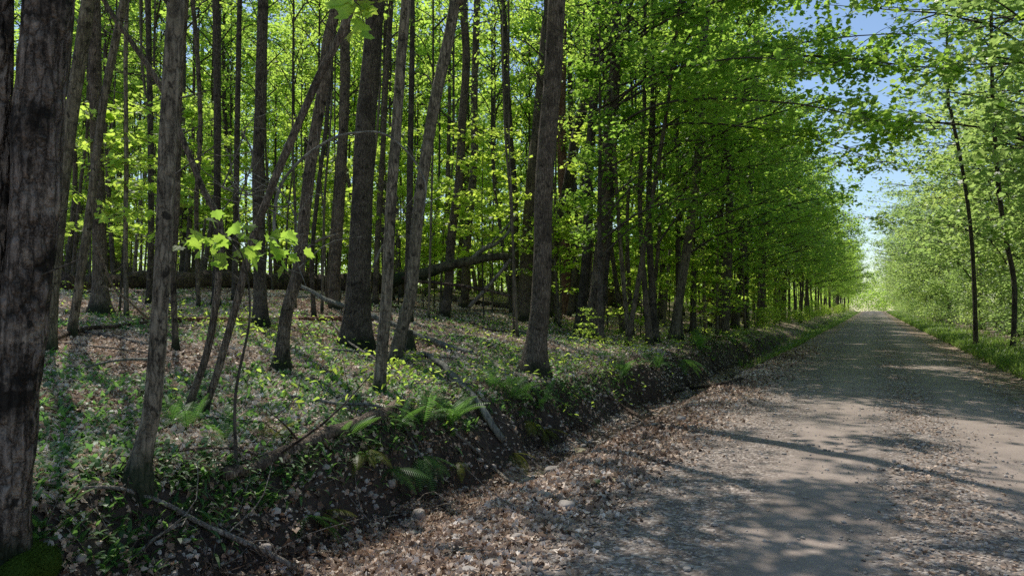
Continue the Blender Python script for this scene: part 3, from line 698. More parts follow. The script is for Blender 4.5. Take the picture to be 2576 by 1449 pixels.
# far woods as one mass
mb = MB(); g = np.random.default_rng(77)
nC = 5600
def farpts():
    out = []
    while len(out) < nC:
        q = g.uniform()
        if q < .52:
            d = g.uniform(85, 150); sx = g.uniform(-200, 2100)
            u = (sx - CX) / F * d; x = u * math.cos(A) - d * math.sin(A); y = u * math.sin(A) + d * math.cos(A)
            if x > -9: continue
            z = 20 * g.uniform() ** 1.35
        elif q < .66: y = g.uniform(245, 330); x = g.uniform(-40, 60); z = 15 * g.uniform() ** 1.4
        elif q < .86: y = g.uniform(60, 300); x = -g.uniform(10, 45); z = 9 * g.uniform() ** 1.6
        elif q < .95: y = g.uniform(232, 262); x = g.uniform(-16, 20); z = g.uniform(0, 13) ** .5 * g.uniform(0, 13) ** .5
        else: y = g.uniform(60, 240); x = g.uniform(9, 40); z = g.uniform(0, 15)
        out.append((x, y, float(tz(x, y)) + z))
    return np.array(out)
C = farpts(); i = np.repeat(np.arange(nC), 55)
pos = C[i] + g.normal(0, 1, (len(i), 3)) * [.9, .9, .55]
pos = pos[pos[:, 2] > 0.3]
leaves(mb, pos, g.uniform(.18, .34, len(pos)), SIMPLE, .5, .35, g=g)
tag(link('far_woods', mb.build('far_woods', M['leaf'], False)), 'far leafy woods closing the view behind the trees', 'woods', kind='stuff')

# ------------------------------------------------------------------ fallen timber
def wood(name, label, cat, pix, w0, w1, mat, lift=0.0, follow=True, twigs=0, dd=None, nz=.10, sides=14):
    """pix: image points; follow = lies on the ground; dd = depth at each point when it stands clear"""
    if follow:
        P3 = []
        for x, y in pix: q = hit(x, y); P3.append(q)
        P3 = np.array(P3); d = np.array([depth(q) for q in P3])
    else:
        d = np.array(dd if hasattr(dd, '__len__') else [dd] * len(pix), float)
        P3 = np.array([at(x, y, q) for (x, y), q in zip(pix, d)])
    w = np.linspace(w0, w1, len(pix)) * d / F / 2
    if follow: P3[:, 2] += w * .55 + lift
    o = P3[0].copy()
    L = np.linalg.norm(np.diff(P3, axis=0), axis=1).sum()
    c = crom(np.column_stack([P3 - o, w]), int(np.clip(L / .07, 14, 130)))
    mb = MB(); sd = int(abs(hash(label)) % 97) if False else len(label)
    jt = vn(c[:, :3] * 2.3, sd)[:, None] * w.mean() * .5
    mb.add(*tube(c[:, :3] + jt * np.array([.3, .3, 1]), np.abs(c[:, 3]), sides, nz, 7, sd))
    g = np.random.default_rng(sd)
    for k in range(twigs):
        q = c[g.integers(2, len(c) - 2), :3]; a = g.uniform(0, 2 * PI); l = g.uniform(.25, .9)
        e = q + np.array([math.cos(a), math.sin(a), g.uniform(.1, .9)]) * l
        mb.add(*tube(crom([q, (q + e) / 2 + g.normal(0, .08, 3), e], 6), np.linspace(max(.006, w.mean() * .25), .003, 6), 5, cap=False))
    ob = link(name, mb.build(name, M[mat]), None, o)
    return tag(ob, label, cat)
wood('fallen_log', 'long dark fallen log lying level across the left woods', 'log', [(148, 732), (330, 730), (560, 728), (760, 730), (900, 735), (1010, 738)], 50, 56, 'rotten')
wood('fallen_log', 'reddish split log lying left of the thick dark ash', 'log', [(345, 808), (500, 812), (620, 812), (760, 810), (880, 808), (985, 808)], 14, 15, 'redwood')
wood('fallen_log', 'brown rotten log sloping up the bank in the foreground', 'log', [(560, 1222), (640, 1185), (740, 1140), (840, 1100), (920, 1070), (1000, 1040)], 38, 30, 'logbrown', lift=.01, twigs=5, nz=.34)
wood('fallen_pole', 'long straight grey pole lying from the leaning stems to the bank', 'log', [(1185, 892), (1090, 858), (985, 815), (900, 782), (820, 752), (745, 712)], 16, 10, 'greydead', follow=False, dd=[14.6, 15.2, 16, 16.6, 17.2, 17.8])
wood('fallen_branch', 'bleached hooked branch arching down the bank to the ditch', 'branch', [(1000, 925), (1035, 912), (1075, 908), (1115, 935), (1160, 985), (1205, 1040), (1240, 1090), (1266, 1128)], 13, 18, 'greydead', lift=.07)
wood('fallen_branch', 'thin pale branch with broken tip above the ferns', 'branch', [(1148, 848), (1185, 878), (1222, 905), (1250, 925), (1270, 950)], 6, 9, 'dead', .03)
wood('fallen_stick', 'straight brown stick propped against the bank beside the ditch', 'stick', [(1130, 1090), (1200, 1150), (1245, 1192), (1282, 1226)], 8, 9, 'dead', .05)
wood('fallen_branch', 'long thin branch across the bottom left bank', 'branch', [(205, 1250), (290, 1258), (365, 1264), (430, 1300), (500, 1345), (570, 1375), (650, 1405), (745, 1447)], 9, 15, 'dead', .04, twigs=4)
wood('fallen_stick', 'pale forked stick at the bottom left below the long thin branch', 'stick', [(300, 1452), (350, 1410), (400, 1375), (470, 1340)], 9, 8, 'dead', .05, twigs=2)
wood('fallen_branch', 'dark curved branch left of the foreground maple', 'branch', [(128, 868), (170, 850), (215, 838), (280, 832), (370, 818)], 14, 8, 'rotten', .04)
wood('fallen_branch', 'grey branch forking down behind the foreground maple', 'branch', [(215, 842), (270, 852), (325, 862), (372, 875)], 12, 9, 'dead', .02)
wood('fallen_tree', 'mossy fallen tree raised off the ground in the middle of the woods', 'log', [(985, 705), (1050, 690), (1110, 672), (1190, 655), (1290, 643)], 34, 18, 'mosslog', follow=False, dd=[23, 23, 23, 23.2, 23.5])
wood('fallen_limb', 'pale bent limb rising from the mossy fallen tree', 'branch', [(1185, 655), (1215, 628), (1250, 612), (1275, 590), (1290, 560)], 12, 6, 'greydead', follow=False, dd=23.2, twigs=4)
wood('fallen_limb', 'pale forked limb rising beside the bent limb', 'branch', [(1195, 650), (1240, 606), (1262, 585), (1300, 540)], 9, 4, 'greydead', follow=False, dd=23.5, twigs=4)
wood('fallen_log', 'dark log lying low behind the close pair of trunks', 'log', [(1120, 752), (1180, 765), (1240, 772), (1300, 782)], 18, 15, 'rotten')
wood('fallen_log', 'pale thin log between the leaning trunk and the close pair', 'log', [(1050, 738), (1100, 735), (1180, 740), (1290, 742)], 9, 9, 'dead')
wood('fallen_log', 'grey log lying level in front of the close pair of trunks', 'log', [(1040, 803), (1110, 798), (1200, 793), (1290, 796)], 10, 11, 'greydead', twigs=3)
wood('fallen_log', 'dark thin log in the sunny clearing left of the bank edge maple', 'log', [(1180, 815), (1230, 835), (1300, 842)], 8, 9, 'rotten', .02)
wood('leaning_pole', 'pale dead pole leaning right against the slim dark trunk', 'pole', [(1180, 772), (1215, 735), (1250, 695), (1285, 652)], 10, 8, 'dead', follow=False, dd=[22, 22, 22, 22])
wood('bent_sapling', 'bare bent sapling arching over between the cracked trunk and the thick ash', 'branch', [(700, 640), (690, 560), (705, 470), (760, 400), (840, 348), (900, 335), (960, 336), (1005, 365), (1045, 410), (1072, 470), (1060, 560)], 9, 3, 'greydead', follow=False, dd=8.8, twigs=5)
wood('dead_branch', 'bare twiggy branch arching left from the long crooked stem', 'branch', [(672, 500), (640, 492), (600, 488), (555, 470), (530, 440)], 5, 2, 'greydead', follow=False, dd=[8.3, 8.2, 8.0, 7.9, 7.8], twigs=8)
wood('dead_branch', 'bare twigs tangled right of the long crooked stem', 'branch', [(690, 470), (720, 500), (745, 560), (742, 640), (770, 720)], 4, 2, 'greydead', follow=False, dd=[8.4, 8.3, 8.2, 8.1, 8.0], twigs=10)
wood('dead_branch', 'thin bare branch drooping between the crooked stems', 'branch', [(610, 330), (635, 400), (600, 520), (620, 640), (600, 760)], 4, 2, 'dead', follow=False, dd=[8.2, 8.1, 8.0, 7.9, 7.8], twigs=8)
wood('dead_branch', 'long straight dead stick leaning from the crooked stem to the upper left', 'branch', [(560, 470), (590, 400), (618, 330)], 4, 3, 'greydead', follow=False, dd=[8.6, 8.5, 8.4], twigs=2)
wood('fallen_limb', 'broken grey limb slanting down from the fallen tree to the right', 'branch', [(1010, 700), (1090, 712), (1180, 722), (1285, 745)], 9, 7, 'rotten', follow=False, dd=[22, 22, 21.5, 21], twigs=4)
wood('fallen_limb', 'pale broken stub sticking up left of the thick dark ash', 'branch', [(760, 640), (800, 605), (850, 590)], 8, 5, 'dead', follow=False, dd=[19, 19, 19], twigs=2)
wood('fallen_limb', 'pale stub sticking up just right of the thick dark ash', 'branch', [(938, 675), (952, 640), (965, 615)], 8, 5, 'greydead', follow=False, dd=[20, 20, 20], twigs=1)
wood('fallen_branch', 'dark branch lying across the ditch by the road edge', 'branch', [(1690, 992), (1740, 985), (1800, 975), (1868, 960)], 9, 7, 'rotten', .05, twigs=2)
wood('fallen_branch', 'long brown branch sliding down the bank into the ditch', 'branch', [(1528, 1008), (1570, 1035), (1620, 1065), (1665, 1088)], 8, 9, 'rotten', .06)
wood('fallen_branch', 'low brown branch lying behind the rotten log', 'branch', [(520, 1062), (600, 1068), (690, 1075), (760, 1085)], 13, 9, 'rotten', .02, twigs=2)
wood('fallen_branch', 'crooked branch lying left of the foreground maple foot', 'branch', [(270, 1110), (310, 1095), (360, 1075)], 10, 8, 'rotten', .02)
wood('fallen_stick', 'thin twiggy stick lying among leaves in the ditch', 'stick', [(935, 1320), (1000, 1310), (1070, 1290), (1160, 1265)], 4, 4, 'dead', .03, twigs=3)
wood('fallen_stick', 'slender twig across the leaves below the triangular stone', 'stick', [(1340, 1290), (1380, 1330), (1420, 1390)], 4, 3, 'dead', .02, twigs=1)
wood('dead_branch', 'bare dead branch hanging diagonally left of the foreground maple', 'branch', [(240, 615), (262, 665), (285, 720), (330, 765), (372, 800)], 5, 6, 'dead', follow=False, dd=[10, 10.3, 10.6, 11, 11.6], twigs=3)
wood('fallen_branch', 'thin branch slanting over the herbs right of the cracked trunk', 'branch', [(830, 820), (870, 870), (930, 915), (985, 948)], 4, 6, 'dead', .12)
wood('fallen_log', 'dark log lying on the bank shoulder beyond the grey trunk', 'log', [(1690, 832), (1740, 842), (1790, 850), (1850, 868)], 13, 10, 'rotten')
def field(n, d0, d1, pw, g, sx0=-150, sx1=2600):
    d = d0 + (d1 - d0) * g.uniform(0, 1, n) ** pw; sx = g.uniform(sx0, sx1, n); u = (sx - CX) / F * d
    return u * math.cos(A) - d * math.sin(A), u * math.sin(A) + d * math.cos(A), d
# background logs
g = np.random.default_rng(31)
for i in range(14):
    x = g.uniform(150, 1750); y = g.uniform(735, 800); l = g.uniform(60, 220)
    o = wood('fallen_log', 'weathered fallen log half hidden on the woodland floor', 'log', [(x, y), (x + l * .5, y + g.uniform(-6, 6)), (x + l, y + g.uniform(-14, 14))], g.uniform(6, 12), g.uniform(4, 9), ['rotten', 'greydead', 'dead'][i % 3])
    o['group'] = 'weathered logs scattered on the woodland floor'

g = np.random.default_rng(47)
for i in range(46):
    X_, Y_, D_ = [float(v[0]) for v in field(1, 5.5, 24, .9, g, 100, 1750)]
    if X_ > -5.0: continue
    a = g.uniform(0, 2 * PI); l = g.uniform(.5, 2.2); r_ = g.uniform(.007, .022) * (1 + .02 * D_); pts = []
    for t in (0, .33, .66, 1): pts.append([X_ + math.cos(a) * l * t + g.normal(0, .04), Y_ + math.sin(a) * l * t + g.normal(0, .04), 0])
    pts = np.array(pts); pts[:, 2] = tz(pts[:, 0], pts[:, 1]) + r_ + np.array([.02, .05, .07, .03]) * g.uniform(.3, 1.6)
    o = pts[0].copy(); mb = MB(); c = crom(pts - o, 18); mb.add(*tube(c, np.linspace(r_, r_ * .4, 18), 8, .15, 9, i))
    for q in range(int(g.integers(0, 4))):
        p = c[int(g.integers(4, 16))]; e = p + g.normal(0, .16, 3) + [0, 0, .08]; mb.add(*tube(crom([p, (p + e) / 2 + g.normal(0, .02, 3), e], 5), np.linspace(r_ * .4, .002, 5), 5, cap=False))
    tag(link('fallen_stick', mb.build('fallen_stick', M[['dead', 'greydead', 'rotten'][i % 3]]), None, o), 'slim fallen stick lying loose on the leafy woodland floor', 'stick', 'loose sticks on the woodland floor')
# mossy stump behind the leaning trunk
b = hit(1027, 885); mb = MB(); rr = 16 * depth(b) / F
c = crom([[0, 0, -.2, rr * 1.4], [0, 0, .1, rr * 1.2], [0, 0, .3, rr * .9], [.02, 0, .42, rr * .7]], 12)
mb.add(*tube(c[:, :3], c[:, 3], 18, .18, 8, 5, flute=.2, flute_h=.2))
tag(link('tree_stump', mb.build('tree_stump', M['mosslog']), None, b), 'small mossy stump behind the black stained foot of the leaning trunk', 'stump')

# ------------------------------------------------------------------ stones
def ico(sub=2):
    import bmesh
    bm = bmesh.new(); bmesh.ops.create_icosphere(bm, subdivisions=sub, radius=1.0)
    V = np.array([v.co[:] for v in bm.verts]); Fc = np.array([[v.index for v in f.verts] for f in bm.faces]); bm.free(); return V, Fc
I3 = ico(4); I1 = ico(1)
def stone(px, py, w, hgt, label, mat='stone', seed=1, name='stone', group=None):
    b = hit(px, py); d = depth(b); r = w * d / F / 2; V, Fc = I3
    q = V * (1 + .22 * vn(V * 1.3 + seed * 7, seed)[:, None] + .06 * vn(V * 4 + seed, seed + 1)[:, None])
    q = np.sign(q) * np.abs(q) ** .85
    q = q * [r, r * .8, r * hgt]
    a = seed * 1.9; q = q @ np.array([[math.cos(a), math.sin(a), 0], [-math.sin(a), math.cos(a), 0], [0, 0, 1]])
    me = mesh(name, q, [Fc], M[mat], np.full(len(q), .5), True)
    return tag(link(name, me, None, b + [0, 0, r * hgt * .35]), label, 'stone', group)
stone(1052, 1308, 44, .85, 'rounded brown boulder at the foot of the bank in the ditch', seed=3, name='boulder')
stone(668, 1392, 32, 1.1, 'upright pale stone at the foot of the bank near the bottom', seed=5)
stone(985, 1222, 26, 1.0, 'pale oval stone set in the bank below the hanging ferns', seed=6)
stone(1390, 1190, 46, .55, 'flat pale stone in the stream bed where the ditch bends', seed=7)
stone(1502, 1222, 26, .8, 'small round stone covered in dark green moss', 'stone_moss', 8)
stone(1425, 1280, 50, .6, 'triangular grey stone lying among the pale leaves', seed=9)
stone(1372, 1252, 38, .5, 'flat pale slab above the triangular stone', seed=10)
stone(1240, 1425, 60, .4, 'flat grey stone half buried at the bottom middle', seed=11)
stone(1302, 1358, 36, .6, 'grey stone in the leaves left of the slender twig', seed=12)
stone(120, 1395, 34, 1.2, 'smooth grey stone beside the mossy mound', seed=13)
stone(203, 1412, 26, .9, 'small tan stone in the dark bank near the mossy mound', seed=14)
stone(945, 1285, 16, .9, 'small pale stone left of the rounded brown boulder', seed=15)
stone(1715, 1060, 30, .7, 'pale stone standing in the trickle of water', seed=16)
stone(1420, 905, 34, .6, 'dull buried stone on the bank right of the bank edge maple', 'stone_moss', 17)
stone(520, 1398, 22, .9, 'tan stone poking from the dark bank above the bottom edge', seed=18)
stone(1500, 1440, 26, .7, 'grey stone at the bottom edge where leaves meet gravel', seed=19)
stone(1635, 1265, 20, .7, 'pale lump of gravel at the edge of the leaf berm', seed=20)
stone(1610, 1368, 24, .7, 'loose pale stone on the gravel left of the shaded wheel track', seed=21)
stone(2500, 1180, 16, .7, 'small dark stone alone on the right side of the road', seed=22)
stone(1985, 1120, 12, .7, 'small white stone on the road edge near the middle', seed=23)
stone(1785, 1380, 22, .6, 'rounded brown stone on the gravel near the bottom', seed=24)
stone(1240, 1180, 20, .8, 'muddy stone at the lower end of the bleached hooked branch', seed=25)
def scatter_stones(mb, X, Y, S, g, dz=0.0):
    V, Fc = I1; n = len(X); k = len(V)
    Z = tz(X, Y) + dz
    jit = 1 + g.uniform(-.22, .22, (n, k, 1))
    sq = np.stack([g.uniform(.7, 1.2, n), g.uniform(.6, 1.1, n), g.uniform(.4, .75, n)], -1)
    a = g.uniform(0, 2 * PI, n); ca, sa = np.cos(a), np.sin(a)
    q = V[None] * jit * sq[:, None] * S[:, None, None]
    qx = q[..., 0] * ca[:, None] - q[..., 1] * sa[:, None]; qy = q[..., 0] * sa[:, None] + q[..., 1] * ca[:, None]
    W = np.stack([qx + X[:, None], qy + Y[:, None], q[..., 2] + (Z + S * .25)[:, None]], -1)
    mb.add(W.reshape(-1, 3), [((np.arange(n) * k)[:, None, None] + Fc[None]).reshape(-1, 3)], np.repeat(g.uniform(0, 1, n), k))
g = np.random.default_rng(9)
mb = MB()
n = 26000
Y = 2.8 + 32 * g.uniform(0, 1, n) ** 1.7
q = g.uniform(0, 1, n)
X = np.where(q < .30, g.normal(-1.95, .5, n), np.where(q < .60, g.normal(.47, .30, n), np.where(q < .78, g.normal(2.1, .3, n), g.uniform(-2.2, 2.2, n))))
S = np.clip(g.lognormal(-4.9, .55, n), .0035, .03)
ok = X < 2.8; scatter_stones(mb, X[ok], Y[ok], S[ok], g, .012)
n = 8000; Y = 3 + 25 * g.uniform(0, 1, n) ** 1.6; X = g.normal(-3.2, .55, n); S = np.clip(g.lognormal(-4.1, .5, n), .008, .06); scatter_stones(mb, X, Y, S, g)
n = 1400; Y = 3.6 + 22 * g.uniform(0, 1, n) ** 1.4; X = g.uniform(-4.55, -4.0, n); scatter_stones(mb, X, Y, np.clip(g.lognormal(-3.9, .5, n), .01, .05), g)
tag(link('gravel', mb.build('gravel', M['gravel'], False)), 'loose grey gravel scattered over the road and ditch', 'gravel', kind='stuff')

# ------------------------------------------------------------------ leaf litter, herbs, grass, strands
def tnorm(X, Y, e=.04):
    zx = (tz(X + e, Y) - tz(X - e, Y)) / (2 * e); zy = (tz(X, Y + e) - tz(X, Y - e)) / (2 * e)
    nn = np.stack([-zx, -zy, np.ones_like(X)], -1); return nn / np.linalg.norm(nn, axis=1)[:, None]
g = np.random.default_rng(21)
mb = MB()
X, Y, D = field(290000, 3.4, 30, 1.45, g)
keep = (X < -1.55) & (X > -26) & (g.uniform(0, 1, len(X)) < np.clip((-X - 1.6) / 1.3, .04, 1)) & (vn2(X, Y, 1.2, 40) + g.uniform(-.9, .9, len(X)) > -.55)
steep = tnorm(X, Y)[:, 2]; keep &= (steep > .84) | (g.uniform(0, 1, len(X)) < .42)
keep &= (np.abs(X - wy(Y)) > .2) | (Y < 8) | (g.uniform(0, 1, len(X)) < .12)
X, Y, D = X[keep], Y[keep], D[keep]
nm = tnorm(X, Y)
pos = np.stack([X, Y, tz(X, Y) + g.uniform(.004, .035, len(X))], -1)
pale = np.clip(.58 - .25 * (steep[keep] < .84) + .25 * vn2(X, Y, .7, 41) + g.normal(0, .22, len(X))- .20 * (X > -3.4), 0, 1)
leaves(mb, pos, g.uniform(.02, .046, len(X)) * (1 + .03 * D), CURL, .6, 0, pale, nrm=nm, g=g)
# a thin sprinkle on the road and its right edge
X = np.concatenate([g.uniform(-2.3, 2.9, 2600), g.normal(.47, .25, 5200), g.normal(-1.7, .3, 4200)]); Y = 3 + 30 * g.uniform(0, 1, 12000) ** 1.5
k = (g.uniform(0, 1, 12000) < np.clip(np.abs(X) / 2.4, .05, 1) ** 2.5) | ((np.arange(12000) > 2600) & (vn2(X, Y, 1.6, 60) > -.2)); X, Y = X[k], Y[k]
leaves(mb, np.stack([X, Y, tz(X, Y) + .022], -1), g.uniform(.012, .032, len(X)), MAPLE, .4, 0, g.uniform(.1, .6, len(X)), nrm=tnorm(X, Y), g=g)
tag(link('leaf_litter', mb.build('leaf_litter', M['litter'], False)), 'dry brown fallen leaves covering the woodland floor and ditch', 'leaf litter', kind='stuff')

def lance(mb, base, az, L, W, tilt, tint, seg=4, g=rng):
    """arching blades: base (n,3)"""
    n = len(base); t = np.linspace(0, 1, seg + 1)
    wprof = np.sin(PI * np.clip(t * .92 + .06, 0, 1)) ** .8; wprof[-1] = .02
    ang = tilt[:, None] - (t[None] * 1.1) * g.uniform(.6, 1.3, n)[:, None]
    st = (L / seg)[:, None]
    hx = np.concatenate([np.zeros((n, 1)), np.cumsum(np.cos(ang[:, :-1]) * st, 1)], 1); hz = np.concatenate([np.zeros((n, 1)), np.cumsum(np.sin(ang[:, :-1]) * st, 1)], 1)
    ca, sa = np.cos(az)[:, None], np.sin(az)[:, None]
    C = np.stack([base[:, 0:1] + hx * ca, base[:, 1:2] + hx * sa, base[:, 2:3] + hz], -1)
    sd = np.stack([-sa, ca, np.zeros_like(sa)], -1) * (W[:, None] * wprof[None])[..., None] * .5
    V = np.concatenate([C - sd, C + sd], 1); k = seg + 1
    f = np.array([[j, j + 1, j + 1 + k, j + k] for j in range(seg)])
    mb.add(V.reshape(-1, 3), [((np.arange(n) * 2 * k)[:, None, None] + f[None]).reshape(-1, 4)], np.repeat(tint, 2 * k))
mb = MB(); g = np.random.default_rng(22)
X, Y, D = field(30000, 4.2, 26, 1.2, g, -100, 2000)
keep = (X < -4.5) & (vn2(X, Y, .55, 50) + .5 * vn2(X, Y, 2.1, 51) + g.uniform(-.35, .35, len(X)) > .05 - .35 * (D < 10))
X, Y, D = X[keep], Y[keep], D[keep]
for rep in range(3):
    jx = X + g.normal(0, .015, len(X)); jy = Y + g.normal(0, .015, len(X))
    lance(mb, np.stack([jx, jy, tz(jx, jy)], -1), g.uniform(0, 2 * PI, len(X)), g.uniform(.07, .15, len(X)), g.uniform(.022, .042, len(X)) * (1 + .02 * D), g.uniform(.4, 1.3, len(X)), np.clip(g.normal(.3, .2, len(X)) + .3 * (vn2(X, Y, .4, 52) > .25), 0, 1), g=g)
yl = 4 + 30 * g.uniform(0, 1, 2600) ** 1.4; xl = -4.75 + g.normal(0, .14, 2600); kl = vn2(xl, yl, 1.3, 71) > -.1; xl, yl = xl[kl], yl[kl]
lance(mb, np.stack([xl, yl, tz(xl, yl)], -1), g.normal(-.2, .9, len(xl)), g.uniform(.08, .22, len(xl)), g.uniform(.012, .03, len(xl)), g.uniform(-.2, .8, len(xl)), np.clip(g.normal(.4, .25, len(xl)), 0, 1), g=g)
tag(link('woodland_herbs', mb.build('woodland_herbs', M['herb'], False)), 'green wild leek and lily leaves carpeting the woodland floor', 'ground plants', kind='stuff')
# small leafy weeds further back and on the bank shoulder
mb = MB(); X, Y, D = field(9000, 8, 45, .9, g, -50, 2150)
keep = (X < -4.4) & ~((D > 19) & (D < 36) & (X < -11)) & ((vn2(X, Y, .5, 55) + g.uniform(-.5, .5, len(X)) > .15) | ((D > 25) & (X > -6.5))); X, Y = X[keep], Y[keep]
for rep in range(4):
    leaves(mb, np.stack([X + g.normal(0, .07, len(X)), Y + g.normal(0, .07, len(X)), tz(X, Y) + g.uniform(.04, .28, len(X))], -1), g.uniform(.05, .11, len(X)), OVAL, .5, .3, g=g)
tag(link('woodland_weeds', mb.build('woodland_weeds', M['leaf_young'], False)), 'small bright leafed seedlings spread between the trunks', 'ground plants', kind='stuff')
# grass on verges
mb = MB()
n = 34000; Y = 11 + 190 * g.uniform(0, 1, n) ** 1.6; X = 3.0 + np.abs(g.normal(0, .9, n))
lance(mb, np.stack([X, Y, tz(X, Y)], -1), g.uniform(0, 2 * PI, n), g.uniform(.12, .38, n), g.uniform(.008, .018, n) * (1 + Y / 30), g.uniform(.9, 1.5, n), g.uniform(0, 1, n), 3, g=g)
n = 15000; Y = 26 + 190 * g.uniform(0, 1, n) ** 1.2; X = -2.9 - np.abs(g.normal(0, .9, n))
lance(mb, np.stack([X, Y, tz(X, Y)], -1), g.uniform(0, 2 * PI, n), g.uniform(.12, .32, n), g.uniform(.008, .018, n) * (1 + Y / 30), g.uniform(.9, 1.5, n), g.uniform(0, 1, n), 3, g=g)
tag(link('verge_grass', mb.build('verge_grass', M['grass'], False)), 'bright spring grass growing along the road verges', 'grass', kind='stuff')
# dead stems and roots hanging down the bank
mb = MB(); g = np.random.default_rng(24)
for k in range(1900):
    y = 3.6 + 34 * g.uniform() ** 1.3; x = -4.95 + g.uniform(-.2, .75); L = g.uniform(.06, .6) * g.uniform(.4, 1)
    if vn2(x, y, 1.7, 70) < -.15: continue
    sl = g.normal(.3, 1.1); wg = g.normal(0, .05, 4)
    pts = []
    for t in (0, .35, .7, 1): 
        xx = x + t * L * .8 + wg[int(t * 3)] * t; yy = y - t * L * sl * .6 + wg[3 - int(t * 3)] * t
        pts.append([xx, yy, float(np.interp(xx, PX, PZ)) + .05 + .07 * math.sin(PI * t)])
    c = crom(pts, 6); c[:, 2] = np.maximum(c[:, 2], 0 * c[:, 2] - 1) 
    mb.add(*tube(c, np.linspace(g.uniform(.003, .007), .0015, 6), 4, cap=False))
bs = mb.build('bank_roots', M['rotten'])
co = np.zeros(len(bs.vertices) * 3); bs.vertices.foreach_get('co', co); co = co.reshape(-1, 3)
co[:, 2] += tz(co[:, 0], co[:, 1]) - np.interp(co[:, 0], PX, PZ); bs.vertices.foreach_set('co', co.ravel().astype(np.float32))
tag(link('bank_roots', bs), 'dark roots and dead stems hanging down the face of the bank', 'roots', kind='stuff')
mb = MB()
X, Y, D = field(900, 4, 22, 1.2, g, -50, 2000)
for x, y in zip(X, Y):
    if x > -2.3: continue
    a = g.uniform(0, 2 * PI); l = g.uniform(.12, .6); pts = []
    for t in (0, .5, 1):
        xx = x + math.cos(a) * l * t + g.normal(0, .02); yy = y + math.sin(a) * l * t; pts.append([xx, yy, 0])
    pts = np.array(pts); pts[:, 2] = tz(pts[:, 0], pts[:, 1]) + [.02, .05, .03]
    mb.add(*tube(crom(pts, 5), np.linspace(g.uniform(.003, .008), .002, 5), 4, cap=False))
tag(link('twigs', mb.build('twigs', M['dead'])), 'small broken twigs strewn over the fallen leaves', 'twigs', kind='stuff')

# ------------------------------------------------------------------ ferns
def frond(seed, L=.5, droop=.9):
    g = np.random.default_rng(seed); n = 24; mb = MB()
    t = np.linspace(0, 1, n); ang = 1.4 - droop * 1.5 * t
    x = np.concatenate([[0], np.cumsum(np.cos(ang[:-1]) * L / n)]); z = np.concatenate([[0], np.cumsum(np.sin(ang[:-1]) * L / n)])
    c = np.stack([x, 0 * x, z], -1)
    mb.add(*tube(c, np.linspace(.0035, .001, n), 4, cap=False), tint=.9)
    for i in range(3, n):
        l = L * .2 * math.sin(PI * min(1, (i - 2) / (n - 1.5)) ** .75) + .006
        tg = np.array([math.cos(ang[i]), 0, math.sin(ang[i])]); nn = np.array([-tg[2], 0, tg[0]])
        for s in (-1, 1):
            d = np.array([tg[0] * .35, s, tg[2] * .35 - .12]); d /= np.linalg.norm(d)
            w = L * .011; V = []; k = 5
            for j in range(k + 1):
                f = j / k; ww = w * (1 - f) ** .7 * (1.25 if j % 2 else .75)
                V += [c[i] + d * l * f - tg * ww - nn * .012 * f * f, c[i] + d * l * f + tg * ww - nn * .012 * f * f]
            mb.add(np.array(V), [np.array([[2 * j, 2 * j + 1, 2 * j + 3, 2 * j + 2] for j in range(k)])], g.uniform(.2, .8))
    return mb
FR = [frond(s, .5, dr) for s, dr in ((1, .45), (2, .75), (3, 1.3))]
FRM = {'fern': [f.build('frond', M['fern'], False) for f in FR], 'fern_gold': [f.build('frond', M['fern_gold'], False) for f in FR]}
def fern(px, py, s, mat, label, nf=8, hang=False, group=None):
    b = hit(px, py); g = np.random.default_rng(int(px * 7 + py))
    r = thing('fern', label, 'fern', b, group)
    for k in range(nf if not hang else 6):
        a = g.uniform(-1.7, 1.4) if hang else k * 2.399 + g.uniform(-.3, .3)
        o = link('frond', FRM[mat][(int(g.integers(0, 2)) if hang else int(g.integers(0, 3)))], r, (g.normal(0, .03), g.normal(0, .03), 0), 0, s * (.72 if hang and mat == 'fern_gold' else 1) * g.uniform(.75, 1.15))
        o.rotation_euler = (g.normal(0, .25), (g.uniform(1.15, 1.85) if hang else g.uniform(-.1, .55)), a)
